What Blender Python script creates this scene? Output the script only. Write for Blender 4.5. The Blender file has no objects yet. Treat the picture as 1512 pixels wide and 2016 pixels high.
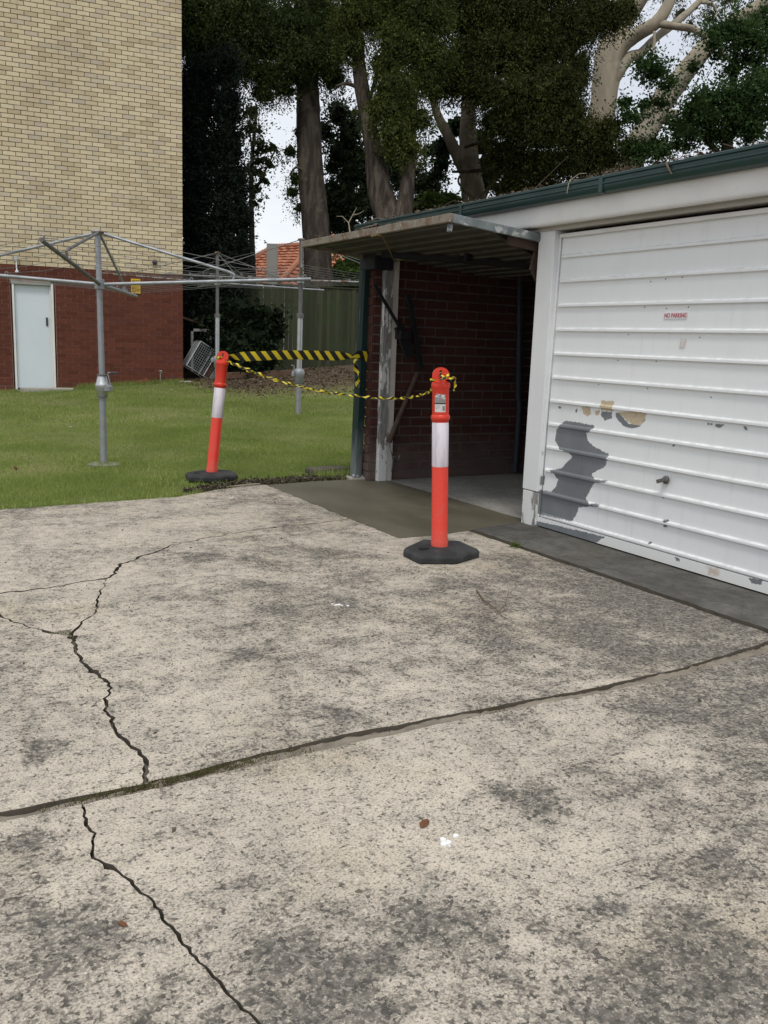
import bpy, bmesh, math, random
import numpy as np
from mathutils import Vector, Matrix
from mathutils.geometry import tessellate_polygon

R = math.radians
S = bpy.context.scene
COL = S.collection
# ------------------------------------------------------------------ camera
cam = bpy.data.cameras.new('camera'); cob = bpy.data.objects.new('camera', cam); COL.objects.link(cob)
YAW, PIT, ROL, CH = R(29.95), R(10.665), R(2.14), 1.30
fw = Vector((math.sin(YAW)*math.cos(PIT), math.cos(YAW)*math.cos(PIT), -math.sin(PIT)))
rt = Vector((math.cos(YAW), -math.sin(YAW), 0)); up = rt.cross(fw)
rt2 = math.cos(ROL)*rt + math.sin(ROL)*up; up2 = -math.sin(ROL)*rt + math.cos(ROL)*up
cob.matrix_world = Matrix(((rt2.x, up2.x, -fw.x, 0), (rt2.y, up2.y, -fw.y, 0), (rt2.z, up2.z, -fw.z, CH), (0, 0, 0, 1)))
cam.sensor_fit = 'VERTICAL'; cam.sensor_height = 36.0; cam.sensor_width = 27.0
cam.lens = 36.0*1766/2016; cam.clip_start = 0.05; cam.clip_end = 2000
S.camera = cob
# ------------------------------------------------------------------ world, sun, exposure
W = bpy.data.worlds.new('World'); S.world = W; W.use_nodes = True
SUN_EL, SUN_AZ = R(62), R(215)          # azimuth clockwise from +Y: behind the camera, to the left
nt = W.node_tree; nt.nodes.clear()
o = nt.nodes.new('ShaderNodeOutputWorld'); bg = nt.nodes.new('ShaderNodeBackground')
sky = nt.nodes.new('ShaderNodeTexSky'); sky.sky_type = 'NISHITA'; sky.sun_disc = False
sky.sun_elevation = SUN_EL; sky.sun_rotation = SUN_AZ
tc = nt.nodes.new('ShaderNodeTexCoord'); mp = nt.nodes.new('ShaderNodeMapping'); mp.inputs['Scale'].default_value = (1, 1, 2.6)
nz = nt.nodes.new('ShaderNodeTexNoise'); nz.inputs['Scale'].default_value = 2.3; nz.inputs['Detail'].default_value = 7
cr = nt.nodes.new('ShaderNodeValToRGB'); e = cr.color_ramp.elements
e[0].position = .3; e[0].color = (6.7, 7.1, 7.8, 1); e[1].position = .68; e[1].color = (9.4, 9.6, 9.8, 1)
mx = nt.nodes.new('ShaderNodeMix'); mx.data_type = 'RGBA'; mx.inputs['Factor'].default_value = .9
nt.links.new(tc.outputs['Generated'], mp.inputs['Vector']); nt.links.new(mp.outputs['Vector'], nz.inputs['Vector'])
nt.links.new(nz.outputs['Fac'], cr.inputs['Fac']); nt.links.new(sky.outputs['Color'], mx.inputs[6])
nt.links.new(cr.outputs['Color'], mx.inputs[7]); nt.links.new(mx.outputs[2], bg.inputs['Color'])
bg.inputs['Strength'].default_value = 0.104
nt.links.new(bg.outputs['Background'], o.inputs['Surface'])
sl = bpy.data.lights.new('sun', 'SUN'); sl.energy = 1.5; sl.angle = R(14); sl.color = (1, .97, .92)
so = bpy.data.objects.new('sun', sl); COL.objects.link(so)
sd = Vector((math.sin(SUN_AZ)*math.cos(SUN_EL), math.cos(SUN_AZ)*math.cos(SUN_EL), math.sin(SUN_EL)))
so.rotation_euler = sd.to_track_quat('Z', 'Y').to_euler(); so.location = (-3, -6, 14)
vs = S.view_settings; vs.view_transform = 'Standard'; vs.look = 'None'; vs.exposure = 0.12; vs.gamma = 1.0; vs.use_curve_mapping = False
S.cycles.max_bounces = 6; S.cycles.diffuse_bounces = 4; S.cycles.transparent_max_bounces = 4
rng = np.random.default_rng(5); random.seed(5)

# ------------------------------------------------------------------ helpers
def tag(o, label=None, cat=None, group=None, kind=None):
    if label: o['label'] = label
    if cat: o['category'] = cat
    if group: o['group'] = group
    if kind: o['kind'] = kind
    return o
WL = {}
def wl(o):
    v = Vector((0, 0, 0))
    while o is not None: v += Vector(o.location); o = o.parent
    return v
def empty(name, loc=(0, 0, 0), rz=0, parent=None):
    e = bpy.data.objects.new(name, None); COL.objects.link(e); e.empty_display_size = .1
    e.location = loc; e.rotation_euler = (0, 0, rz)
    if parent: e.parent = parent
    return e
class MB:
    def __init__(s): s.v = []; s.f = []; s.m = []
    def add(s, V, F, m=0):
        b = len(s.v); s.v += [tuple(p) for p in V]; s.f += [tuple(i+b for i in f) for f in F]; s.m += [m]*len(F); return s
    def box(s, x0, y0, z0, x1, y1, z1, m=0):
        return s.add([(x0, y0, z0), (x1, y0, z0), (x1, y1, z0), (x0, y1, z0), (x0, y0, z1), (x1, y0, z1), (x1, y1, z1), (x0, y1, z1)],
                     [(0, 3, 2, 1), (4, 5, 6, 7), (0, 1, 5, 4), (1, 2, 6, 5), (2, 3, 7, 6), (3, 0, 4, 7)], m)
    def obox(s, c, a, b, d, m=0):      # centre and three half-vectors
        c, a, b, d = map(Vector, (c, a, b, d))
        V = [c+i*a+j*b+k*d for k in (-1, 1) for i, j in ((-1, -1), (1, -1), (1, 1), (-1, 1))]
        F = [(0, 3, 2, 1), (4, 5, 6, 7), (0, 1, 5, 4), (1, 2, 6, 5), (2, 3, 7, 6), (3, 0, 4, 7)]
        if a.cross(b).dot(d) < 0: F = [f[::-1] for f in F]
        return s.add(V, F, m)
    def bar(s, p, q, w, h, upv=(0, 0, 1), m=0):
        p, q = Vector(p), Vector(q); a = q-p; u = Vector(upv); n = a.cross(u)
        if n.length < 1e-6: n = a.cross(Vector((1, 0, 0)))
        n.normalize(); u = n.cross(a).normalized()
        return s.obox((p+q)/2, a/2, n*w/2, u*h/2, m)
    def tube(s, path, r, n=8, m=0, caps=True):
        P = [Vector(p) for p in path]; k = len(P); rr = r if isinstance(r, (list, tuple)) else [r]*k
        t0 = (P[1]-P[0]).normalized(); ref = Vector((0, 0, 1)) if abs(t0.z) < .9 else Vector((1, 0, 0))
        u = t0.cross(ref).normalized(); V = []
        for i in range(k):
            t = (P[min(i+1, k-1)]-P[max(i-1, 0)])
            t = t.normalized() if t.length > 1e-9 else t0
            u = (u-t*u.dot(t)); u = u.normalized() if u.length > 1e-6 else t.orthogonal().normalized()
            w = t.cross(u)
            V += [P[i]+rr[i]*(math.cos(a)*u+math.sin(a)*w) for a in [2*math.pi*j/n for j in range(n)]]
        F = [(i*n+j, i*n+(j+1) % n, (i+1)*n+(j+1) % n, (i+1)*n+j) for i in range(k-1) for j in range(n)]
        if caps: F += [tuple(range(n))[::-1], tuple((k-1)*n+j for j in range(n))]
        return s.add(V, F, m)
    def lathe(s, prof, n=24, c=(0, 0, 0), m=0):
        V = []; k = len(prof)
        for r, z in prof: V += [(c[0]+r*math.cos(2*math.pi*j/n), c[1]+r*math.sin(2*math.pi*j/n), c[2]+z) for j in range(n)]
        F = [(i*n+j, i*n+(j+1) % n, (i+1)*n+(j+1) % n, (i+1)*n+j) for i in range(k-1) for j in range(n)]
        if prof[0][0] > 1e-4: F.append(tuple(range(n))[::-1])
        if prof[-1][0] > 1e-4: F.append(tuple((k-1)*n+j for j in range(n)))
        return s.add(V, F, m)
    def prism(s, poly, z0, z1, m=0, side=None):
        n = len(poly); A = sum(poly[i][0]*poly[(i+1) % n][1]-poly[(i+1) % n][0]*poly[i][1] for i in range(n))
        if A < 0: poly = poly[::-1]
        T = tessellate_polygon([[Vector((p[0], p[1], 0)) for p in poly]])
        V = [(p[0], p[1], z1) for p in poly]+[(p[0], p[1], z0) for p in poly]; F = []
        for t in T:
            a, b, c = [Vector(poly[i]).to_2d() for i in t]
            F.append(tuple(t) if (b-a).cross(c-a) > 0 else tuple(t)[::-1])
        k = len(s.f); s.add(V, F+[(i, i+n, (i+1) % n+n, (i+1) % n) for i in range(n)], m)
        if side is not None: s.m[k+len(F):] = [side]*n
        return s
    def build(s, name, mats, parent=None, smooth=False, local=False, bevel=0, attr=None):
        me = bpy.data.meshes.new(name)
        V = s.v
        if parent is not None and not local:
            w = wl(parent); V = [(p[0]-w.x, p[1]-w.y, p[2]-w.z) for p in V]
        me.from_pydata(V, [], s.f)
        for mt in (mats if isinstance(mats, (list, tuple)) else [mats]): me.materials.append(mt)
        if any(s.m): me.polygons.foreach_set('material_index', s.m)
        if smooth: me.polygons.foreach_set('use_smooth', [True]*len(s.f))
        if attr is not None:
            a = me.attributes.new('v', 'FLOAT', 'POINT'); a.data.foreach_set('value', np.asarray(attr, dtype=np.float32))
        ob = bpy.data.objects.new(name, me); COL.objects.link(ob)
        if parent is not None: ob.parent = parent
        if bevel:
            b = ob.modifiers.new('bevel', 'BEVEL'); b.width = bevel; b.segments = 2; b.limit_method = 'ANGLE'; b.angle_limit = R(40)
        if smooth and smooth != 'all':
            try: me.set_sharp_from_angle(angle=R(38))
            except Exception: pass
        return ob
def np_mesh(name, V, F, mats, attr=None, parent=None, smooth=False):
    """fast mesh from arrays, every face with the same number of corners"""
    me = bpy.data.meshes.new(name); n, k = F.shape
    me.vertices.add(len(V)); me.vertices.foreach_set('co', np.ascontiguousarray(V, dtype=np.float32).ravel())
    me.loops.add(n*k); me.loops.foreach_set('vertex_index', np.ascontiguousarray(F, dtype=np.int32).ravel())
    me.polygons.add(n); me.polygons.foreach_set('loop_start', np.arange(0, n*k, k, dtype=np.int32))
    me.update(calc_edges=True); me.validate()
    for mt in (mats if isinstance(mats, (list, tuple)) else [mats]): me.materials.append(mt)
    for nm, arr in (attr or {}).items():
        a = me.attributes.new(nm, 'FLOAT', 'POINT'); a.data.foreach_set('value', np.asarray(arr, dtype=np.float32))
    if smooth: me.polygons.foreach_set('use_smooth', [True]*n)
    ob = bpy.data.objects.new(name, me); COL.objects.link(ob)
    if parent: ob.parent = parent
    return ob

# ------------------------------------------------------------------ materials
class NT:
    def __init__(s, name):
        s.mat = bpy.data.materials.new(name); s.mat.use_nodes = True; s.t = s.mat.node_tree; s.t.nodes.clear()
        s.out = s.t.nodes.new('ShaderNodeOutputMaterial'); s.p = s.t.nodes.new('ShaderNodeBsdfPrincipled')
        s.t.links.new(s.p.outputs[0], s.out.inputs[0]); s.co = None
    def n(s, typ, **kw):
        nd = s.t.nodes.new('ShaderNode'+typ)
        for k, v in kw.items(): setattr(nd, k, v)
        return nd
    def set(s, sock, val):
        if hasattr(val, 'is_output') or isinstance(val, bpy.types.NodeSocket): s.t.links.new(val, sock)
        else: sock.default_value = val
    def coord(s, kind='Object'):
        return s.n('TexCoord').outputs[kind]
    def mapping(s, scale=(1, 1, 1), rot=(0, 0, 0), loc=(0, 0, 0), kind='Object'):
        m = s.n('Mapping'); m.inputs['Scale'].default_value = scale; m.inputs['Rotation'].default_value = rot; m.inputs['Location'].default_value = loc
        s.t.links.new(s.coord(kind), m.inputs['Vector']); return m.outputs[0]
    def noise(s, scale, detail=4, rough=.5, vec=None, dist=0):
        nd = s.n('TexNoise'); nd.inputs['Scale'].default_value = scale; nd.inputs['Detail'].default_value = detail
        nd.inputs['Roughness'].default_value = rough; nd.inputs['Distortion'].default_value = dist
        s.t.links.new(vec if vec is not None else s.coord(), nd.inputs['Vector']); return nd.outputs['Fac']
    def voro(s, scale, vec=None, out='Distance', feature='F1', rnd=1):
        nd = s.n('TexVoronoi'); nd.feature = feature; nd.inputs['Scale'].default_value = scale; nd.inputs['Randomness'].default_value = rnd
        s.t.links.new(vec if vec is not None else s.coord(), nd.inputs['Vector']); return nd.outputs[out]
    def ramp(s, fac, lo, hi, a=0., b=1.):
        nd = s.n('MapRange'); s.set(nd.inputs[0], fac); s.set(nd.inputs[1], lo); s.set(nd.inputs[2], hi); s.set(nd.inputs[3], a); s.set(nd.inputs[4], b)
        nd.interpolation_type = 'SMOOTHSTEP' ; return nd.outputs[0]
    def math(s, op, a, b=0., c=0.):
        nd = s.n('Math', operation=op); s.set(nd.inputs[0], a); s.set(nd.inputs[1], b)
        if op in ('MULTIPLY_ADD',): s.set(nd.inputs[2], c)
        return nd.outputs[0]
    def mix(s, fac, a, b, mode='MIX'):
        nd = s.n('Mix', data_type='RGBA', blend_type=mode); s.set(nd.inputs[0], fac)
        for i, v in ((6, a), (7, b)): s.set(nd.inputs[i], v if not isinstance(v, tuple) else (v+(1,))[:4])
        return nd.outputs[2]
    def hsv(s, col, h=.5, sat=1., val=1.):
        nd = s.n('HueSaturation'); s.set(nd.inputs['Hue'], h); s.set(nd.inputs['Saturation'], sat); s.set(nd.inputs['Value'], val); s.set(nd.inputs['Color'], col if not isinstance(col, tuple) else (col+(1,))[:4]); return nd.outputs[0]
    def bump(s, h, strength=.3, dist=.01, prev=None):
        nd = s.n('Bump'); nd.inputs['Strength'].default_value = strength; nd.inputs['Distance'].default_value = dist; s.set(nd.inputs['Height'], h)
        if prev is not None: s.t.links.new(prev, nd.inputs['Normal'])
        return nd.outputs[0]
    def attr(s, name):
        nd = s.n('Attribute'); nd.attribute_name = name; return nd.outputs['Fac']
    def pos(s): return s.n('NewGeometry').outputs['Position']
    def rand(s): return s.n('ObjectInfo').outputs['Random']
    def sep(s, vec=None):
        nd = s.n('SeparateXYZ'); s.t.links.new(vec if vec is not None else s.coord(), nd.inputs[0]); return nd.outputs
    def fin(s, col=None, rough=.8, normal=None, metal=0., spec=.3):
        if col is not None: s.set(s.p.inputs['Base Color'], col if not isinstance(col, tuple) else (col+(1,))[:4])
        s.set(s.p.inputs['Roughness'], rough); s.set(s.p.inputs['Metallic'], metal); s.set(s.p.inputs['Specular IOR Level'], spec)
        if normal is not None: s.t.links.new(normal, s.p.inputs['Normal'])
        return s.mat

def m_plain(name, col, rough=.6, metal=0, dirt=.25, scale=6., spec=.3, bump=.08):
    t = NT(name); n1 = t.noise(scale, 5); n2 = t.noise(scale*9, 4)
    c = t.mix(t.ramp(n1, .4, .75, 0, dirt), col, tuple(x*.45 for x in col)); c = t.mix(t.ramp(n2, .55, .8, 0, dirt*.6), c, tuple(x*.6 for x in col))
    return t.fin(c, t.ramp(n1, .3, .8, rough*.85, min(1, rough*1.2)), t.bump(n2, bump, .004), metal, spec)

STAINS = [(2.4,3.02,0.21),(2.85,3.02,0.25),(3.49,3.2,0.31),(3.57,3.65,0.21),(2.4,4.88,0.19),(1.7,3.9,0.14),(2.77,3.97,0.2),(1.37,2.67,0.09),(1.02,1.51,0.11),(1.58,1.91,0.14),(0.71,1.59,0.09),(0.34,1.83,0.09),(0.28,2.22,0.07),(1.84,1.38,0.15),(1.49,1.11,0.17),(0.77,1.4,0.12),(0.75,3.27,0.08),(1.29,3.37,0.13),(1.61,1.8,0.1),(0.41,2.79,0.09),(2.84,2.69,0.14),(1.69,5.08,0.15),(1.47,1.4,0.07)]
WORN = [(1.04,2.85,0.21),(2.1,2.26,0.17),(0.94,2.12,0.2),(1.29,1.7,0.11),(1.2,1.33,0.1),(1.39,5.72,0.29),(0.48,3.53,0.15),(2.27,2.0,0.23),(2.66,3.36,0.12),(0.58,2.02,0.11),(1.74,2.79,0.22),(2.55,2.46,0.13),(0.32,2.03,0.07)]
def m_concrete(name, clean, dirty, dark, grime=.0, speck=True, xdirt=False):
    t = NT(name); big = t.noise(.8, 6, .55); mid = t.noise(2.9, 6, .62); fine = t.noise(210, 3, .6); sp = t.noise(62, 5, .66); sp2 = t.noise(25, 5, .65); loc = t.noise(8.5, 5, .62)
    m = t.math('ADD', t.math('MULTIPLY', big, .5), t.math('MULTIPLY', mid, .5)); m = t.math('ADD', m, grime)
    m = t.math('ADD', m, t.math('MULTIPLY', t.math('SUBTRACT', loc, .5), .20))
    if xdirt:
        xyz = t.sep(); gx = t.ramp(xyz[0], 1.7, 3.5, 0, .145); gy = t.ramp(xyz[1], 5.1, 3.7, .25, 1)
        near = t.ramp(xyz[1], 1.95, 1.05, 0, .065); far = t.ramp(xyz[1], 4.6, 6.2, 0, -.02)
        m = t.math('ADD', m, t.math('MULTIPLY', gx, gy)); m = t.math('ADD', m, near); m = t.math('ADD', m, far)
    if xdirt:
        # mould stains and scrubbed spots, each with its own place on the slab
        nd = t.n('TexNoise'); nd.inputs['Scale'].default_value = 4.5; nd.inputs['Detail'].default_value = 5; nd.inputs['Roughness'].default_value = .6; t.t.links.new(t.coord(), nd.inputs['Vector'])
        ad = t.n('VectorMath', operation='MULTIPLY_ADD'); t.t.links.new(nd.outputs['Color'], ad.inputs[0]); ad.inputs[1].default_value = (.34, .34, 0); t.t.links.new(t.coord(), ad.inputs[2])
        for lst, amp in ((STAINS, .135), (WORN, -.08)):
            for x, y, r in lst:
                ds = t.n('VectorMath', operation='DISTANCE'); t.t.links.new(ad.outputs[0], ds.inputs[0]); ds.inputs[1].default_value = (x+.17, y+.17, 0)
                m = t.math('ADD', m, t.ramp(ds.outputs['Value'], r*1.25, r*.2, 0, amp))
    patch = t.ramp(m, .37, .73)
    tone = t.math('ADD', t.math('MULTIPLY', t.noise(1.9, 5, .6), .6), t.math('MULTIPLY', loc, .4))
    col = t.mix(t.ramp(tone, .36, .66), clean, dirty)
    col = t.mix(t.ramp(t.noise(1.3, 4), .52, .72, 0, .5), col, (dirty[0]*.95, dirty[1]*.88, dirty[2]*.72))
    grey = tuple((c*.7+sum(dirty)/3*.3)*.42 for c in dirty)
    col = t.mix(t.math('MULTIPLY', patch, .58), col, grey)
    if speck:
        thr = t.math('ADD', t.ramp(patch, 0, 1, .585, .488), t.ramp(t.noise(17, 3, .6), .3, .7, .03, -.03)); fk = t.ramp(t.noise(37, 2), .35, .65, .36, .95)
        s1 = t.math('MULTIPLY', t.ramp(t.math('SUBTRACT', sp, thr), -.012, .035), fk)
        s2 = t.ramp(t.math('SUBTRACT', sp2, t.math('ADD', thr, .02)), -.03, .08)
        f3 = t.noise(140, 3, .62); s3 = t.ramp(t.math('SUBTRACT', f3, t.math('ADD', thr, -.05)), -.02, .04)
        li = t.ramp(t.noise(78, 4, .66), .54, .64, 0, .7); col = t.mix(li, col, tuple(min(1, c*1.16) for c in clean))
        col = t.mix(t.math('MULTIPLY', s3, .46), col, dark); col = t.mix(t.math('MULTIPLY', s2, .34), col, dark); col = t.mix(s1, col, dark)
        sc = t.ramp(t.noise(5.5, 6, .75, t.mapping((1, 3.2, 1), (0, 0, .6))), .66, .70, 0, .35); col = t.mix(sc, col, tuple(min(1, c*1.3) for c in clean))
        h = t.math('SUBTRACT', t.math('ADD', t.math('MULTIPLY', sp2, .6), t.math('MULTIPLY', fine, .3)), t.math('MULTIPLY', s1, .6))
        nrm = t.bump(h, .7, .007)
    else:
        sc = t.ramp(t.noise(30, 5, .7), .5, .66, 0, .45); col = t.mix(sc, col, dark); sc = t.ramp(t.noise(9, 6, .7, t.mapping((2.2, .6, 1))), .60, .72, 0, .4); col = t.mix(sc, col, clean)
        nrm = t.bump(t.math('ADD', fine, sp2), .3, .004)
    col = t.mix(t.ramp(fine, .3, .75, 0, .28), col, tuple(c*.5 for c in dirty))
    return t.fin(col, .9, nrm, 0, .15)

def m_brick(name, cols, per_object=True, dust=False):
    t = NT(name); r = t.rand() if per_object else t.attr('v')
    nd = t.n('ValToRGB'); nd.color_ramp.interpolation = 'LINEAR'; el = nd.color_ramp.elements
    while len(el) < len(cols): el.new(.5)
    for i, c in enumerate(cols): el[i].position = i/(len(cols)-1); el[i].color = c+(1,)
    t.set(nd.inputs[0], r)
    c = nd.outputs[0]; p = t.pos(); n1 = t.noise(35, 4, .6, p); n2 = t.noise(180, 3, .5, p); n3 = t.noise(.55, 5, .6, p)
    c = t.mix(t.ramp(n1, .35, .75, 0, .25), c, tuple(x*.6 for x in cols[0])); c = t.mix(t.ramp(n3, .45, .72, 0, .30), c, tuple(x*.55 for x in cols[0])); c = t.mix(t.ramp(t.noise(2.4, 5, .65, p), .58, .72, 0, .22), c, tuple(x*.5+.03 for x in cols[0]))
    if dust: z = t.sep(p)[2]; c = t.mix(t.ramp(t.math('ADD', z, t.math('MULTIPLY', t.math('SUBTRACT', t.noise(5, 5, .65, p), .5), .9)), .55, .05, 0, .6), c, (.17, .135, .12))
    return t.fin(c, .9, t.bump(t.math('ADD', n1, n2), .35, .003), 0, .15)

YEL = [(.51, .415, .27), (.645, .53, .35), (.69, .58, .39), (.72, .615, .42), (.54, .46, .35)]
RED = [(.100, .034, .022), (.122, .040, .025), (.142, .047, .029), (.112, .041, .030)]
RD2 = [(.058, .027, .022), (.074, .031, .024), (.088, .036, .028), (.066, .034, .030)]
M = {}
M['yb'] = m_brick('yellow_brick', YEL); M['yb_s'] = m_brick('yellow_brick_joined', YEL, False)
M['rb'] = m_brick('red_brown_brick', RED); M['rb_s'] = m_brick('red_brown_brick_joined', RED, False)
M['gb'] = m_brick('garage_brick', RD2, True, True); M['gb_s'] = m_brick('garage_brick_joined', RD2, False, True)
M['mortar_y'] = m_plain('dark_mortar', (.16, .125, .085), .95, 0, .4, 3)
M['mortar_r'] = m_plain('red_mortar', (.42, .25, .20), .95, 0, .2, 3)
M['mortar_g'] = m_plain('grey_mortar', (.135, .112, .10), .95, 0, .4, 5)
M['conc'] = m_concrete('driveway_concrete', (.615, .54, .44), (.475, .42, .345), (.056, .054, .049), 0, True, True)
M['crackside'] = m_plain('dirty_shaded_crack_side', (.10, .085, .065), .95, 0, .5, 12)  # dirt colour, kept dark to paint in the shade inside the cracks
M['strip'] = m_concrete('stained_strip_concrete', (.185, .178, .16), (.105, .10, .09), (.040, .039, .035), .05, False)
M['gfloor'] = m_concrete('garage_floor_concrete', (.40, .385, .345), (.31, .30, .27), (.07, .07, .07), 0, False)
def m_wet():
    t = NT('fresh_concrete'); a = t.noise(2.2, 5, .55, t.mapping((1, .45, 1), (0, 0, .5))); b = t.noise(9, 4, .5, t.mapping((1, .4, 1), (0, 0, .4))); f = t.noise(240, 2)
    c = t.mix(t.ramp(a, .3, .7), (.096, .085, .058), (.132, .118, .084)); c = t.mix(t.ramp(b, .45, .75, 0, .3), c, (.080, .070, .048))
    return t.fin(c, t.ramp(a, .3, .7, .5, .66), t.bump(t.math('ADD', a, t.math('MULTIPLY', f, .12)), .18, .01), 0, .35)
M['wet'] = m_wet()
M['soil'] = m_plain('dark_soil', (.075, .058, .040), .95, 0, .5, 9, .1, .5)
M['joint'] = m_plain('joint_dirt', (.25, .215, .17), .95, 0, .6, 14, .1, .6)
def m_lawn():
    t = NT('lawn_soil'); a = t.noise(1.6, 5); b = t.noise(40, 4)
    c = t.mix(t.ramp(a, .35, .7), (.155, .18, .052), (.19, .195, .075)); c = t.mix(t.ramp(b, .4, .7), c, (.07, .07, .032)); q = t.sep(); k = t.math('MULTIPLY', t.ramp(q[1], 15.4, 17.4), t.ramp(q[0], 5.7, 6.6)); c = t.mix(k, c, t.mix(t.ramp(b, .35, .7), (.085, .064, .044), (.13, .10, .07)))
    return t.fin(c, .95, t.bump(b, .6, .02), 0, .1)
M['lawn'] = m_lawn()
def m_leaf(name, a, b, c, trans=.2, rough=.7):
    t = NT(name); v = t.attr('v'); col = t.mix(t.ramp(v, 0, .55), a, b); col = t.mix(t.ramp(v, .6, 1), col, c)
    t.fin(col, rough, None, 0, .12)
    tr = t.n('BsdfTranslucent'); t.set(tr.inputs[0], t.hsv(col, .49, 1.1, 1.3)); mxs = t.n('MixShader'); mxs.inputs[0].default_value = trans
    t.t.links.new(t.p.outputs[0], mxs.inputs[1]); t.t.links.new(tr.outputs[0], mxs.inputs[2]); t.t.links.new(mxs.outputs[0], t.out.inputs[0])
    return t.mat
M['grass'] = m_leaf('grass_blade', (.180, .245, .062), (.255, .325, .092), (.43, .42, .20), .3, .6)
M['weed'] = m_leaf('weed_blade', (.05, .09, .02), (.09, .14, .03), (.17, .17, .06), .3)
M['moss'] = m_leaf('moss', (.075, .068, .032), (.11, .10, .045), (.15, .14, .07), .1, .9)
M['litter'] = m_leaf('dry_litter', (.085, .062, .042), (.12, .085, .058), (.18, .13, .09), .05, .9)
M['clod'] = m_leaf('soil_clod', (.06, .05, .036), (.10, .082, .058), (.16, .135, .10), .0, .95)
M['galv'] = m_plain('galvanised_steel', (.33, .345, .36), .55, .45, .35, 9, .5)
M['galv_lt'] = m_plain('bright_galvanised', (.52, .53, .54), .38, .75, .25, 14, .5)
M['galv_dk'] = m_plain('dull_galvanised', (.17, .165, .16), .6, .45, .45, 12, .4)
def m_rusty():
    t = NT('rusting_steel'); a = t.noise(11, 5, .6); b = t.noise(60, 3)
    c = t.mix(t.ramp(a, .42, .6), (.32, .32, .32), (.16, .085, .05)); c = t.mix(t.ramp(b, .5, .75, 0, .5), c, (.10, .05, .03))
    return t.fin(c, .7, t.bump(b, .2, .003), .3, .3)
M['rusty'] = m_rusty()
M['wire'] = m_plain('line_wire', (.20, .195, .19), .55, .5, .2)
M['white'] = m_plain('white_paint', (.74, .75, .75), .45, 0, .12, 2.2, .4, .05)
M['white_w'] = m_plain('warm_white_paint', (.745, .735, .71), .6, 0, .22, 2.5, .3, .06)
M['cream_trim'] = m_plain('cream_trim_paint', (.62, .57, .52), .55, 0, .2, 4)
M['soffit'] = m_plain('soffit_paint', (.50, .475, .43), .7, 0, .25, 2)
def m_doorpaint():
    t = NT('blue_white_door_paint'); a = t.noise(3, 4); b = t.noise(22, 4); s = t.ramp(t.noise(9, 5, .6, t.mapping((1, 1, .3))), .6, .8, 0, .25)
    c = t.mix(t.ramp(a, .3, .8, 0, .3), (.66, .72, .745), (.58, .64, .67)); c = t.mix(s, c, (.42, .45, .46))
    return t.fin(c, .4, t.bump(b, .05, .003), 0, .4)
M['bluedoor'] = m_doorpaint()
def m_worn(name='flaking_white_timber', base=(.70, .70, .68), thr=.50):
    t = NT(name); a = t.noise(5, 6, .65, t.mapping((1.6, 1.6, .35))); b = t.noise(26, 4, .6, t.mapping((1, 1, .4))); g = t.noise(90, 3, .6, t.mapping((1, 1, .08)))
    wood = t.mix(t.ramp(g, .35, .65), (.20, .195, .185), (.34, .33, .31)); wood = t.mix(t.ramp(b, .5, .75, 0, .6), wood, (.09, .085, .08))
    mk = t.ramp(t.math('ADD', t.math('MULTIPLY', a, .75), t.math('MULTIPLY', b, .25)), thr, thr+.02)
    paint = t.mix(t.ramp(b, .4, .8, 0, .25), base, tuple(x*.6 for x in base))
    return t.fin(t.mix(mk, paint, wood), .75, t.bump(t.math('ADD', t.math('MULTIPLY', mk, -1), t.math('MULTIPLY', g, .3)), .5, .002), 0, .2)
M['worn'] = m_worn(); M['worn_lt'] = m_worn('weathered_white_timber', (.72, .72, .71), .585)
def m_peel():
    t = NT('peeling_white_door_paint'); n = t.noise(46, 4, .65); n2 = t.noise(3.2, 5, .55, t.mapping((1, 1, .5))); n3 = t.noise(120, 3)
    j = t.math('MULTIPLY', t.math('SUBTRACT', n, .5), .030)
    g = t.ramp(t.math('ADD', t.attr('grey'), j), -.0012, .0012); b = t.ramp(t.math('ADD', t.attr('beige'), j), -.0012, .0012); ru = t.ramp(t.math('ADD', t.attr('rust'), t.math('MULTIPLY', j, 1.5)), -.02, .02, 0, .55)
    w = t.mix(t.ramp(n2, .45, .8, 0, .22), (.77, .78, .78), (.62, .635, .65)); w = t.mix(t.ramp(t.noise(17, 5, .7), .64, .76, 0, .22), w, (.45, .44, .42))
    z = t.sep()[2]; w = t.mix(t.ramp(z, .14, .0, 0, .28), w, (.60, .55, .45))
    grey = t.mix(t.ramp(n2, .3, .7), (.150, .160, .172), (.205, .215, .225)); grey = t.mix(t.ramp(n3, .5, .7, 0, .25), grey, (.33, .34, .35))
    bei = t.mix(t.ramp(n, .35, .65), (.56, .47, .33), (.47, .39, .27))
    st = t.ramp(t.noise(6, 6, .7, t.mapping((1, 3.5, .35))), .52, .76, 0, .22); w = t.mix(st, w, (.50, .49, .46))
    nz_ = t.sep(t.n('NewGeometry').outputs['Normal'])[2]; gr = t.math('MULTIPLY', t.ramp(nz_, .15, .6), t.ramp(t.noise(14, 6, .7), .42, .62, 0, .34)); w = t.mix(gr, w, (.40, .385, .35))
    chip = t.math('MULTIPLY', t.ramp(t.math('ABSOLUTE', nz_), .2, .5), t.ramp(t.noise(33, 5, .75), .69, .70)); w = t.mix(chip, w, (.24, .245, .25))
    edge = t.ramp(t.math('ABSOLUTE', t.math('ADD', t.attr('grey'), j)), .004, .0, 0, .35)
    c = t.mix(ru, w, (.38, .22, .10)); c = t.mix(edge, c, (.55, .53, .48)); c = t.mix(g, c, grey); c = t.mix(b, c, bei)
    hgt = t.math('ADD', t.math('MULTIPLY', g, -1.), t.math('MULTIPLY', n3, .06))
    return t.fin(c, t.ramp(g, 0, 1, .55, .65), t.bump(hgt, .6, .0012), 0, .22)
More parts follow.
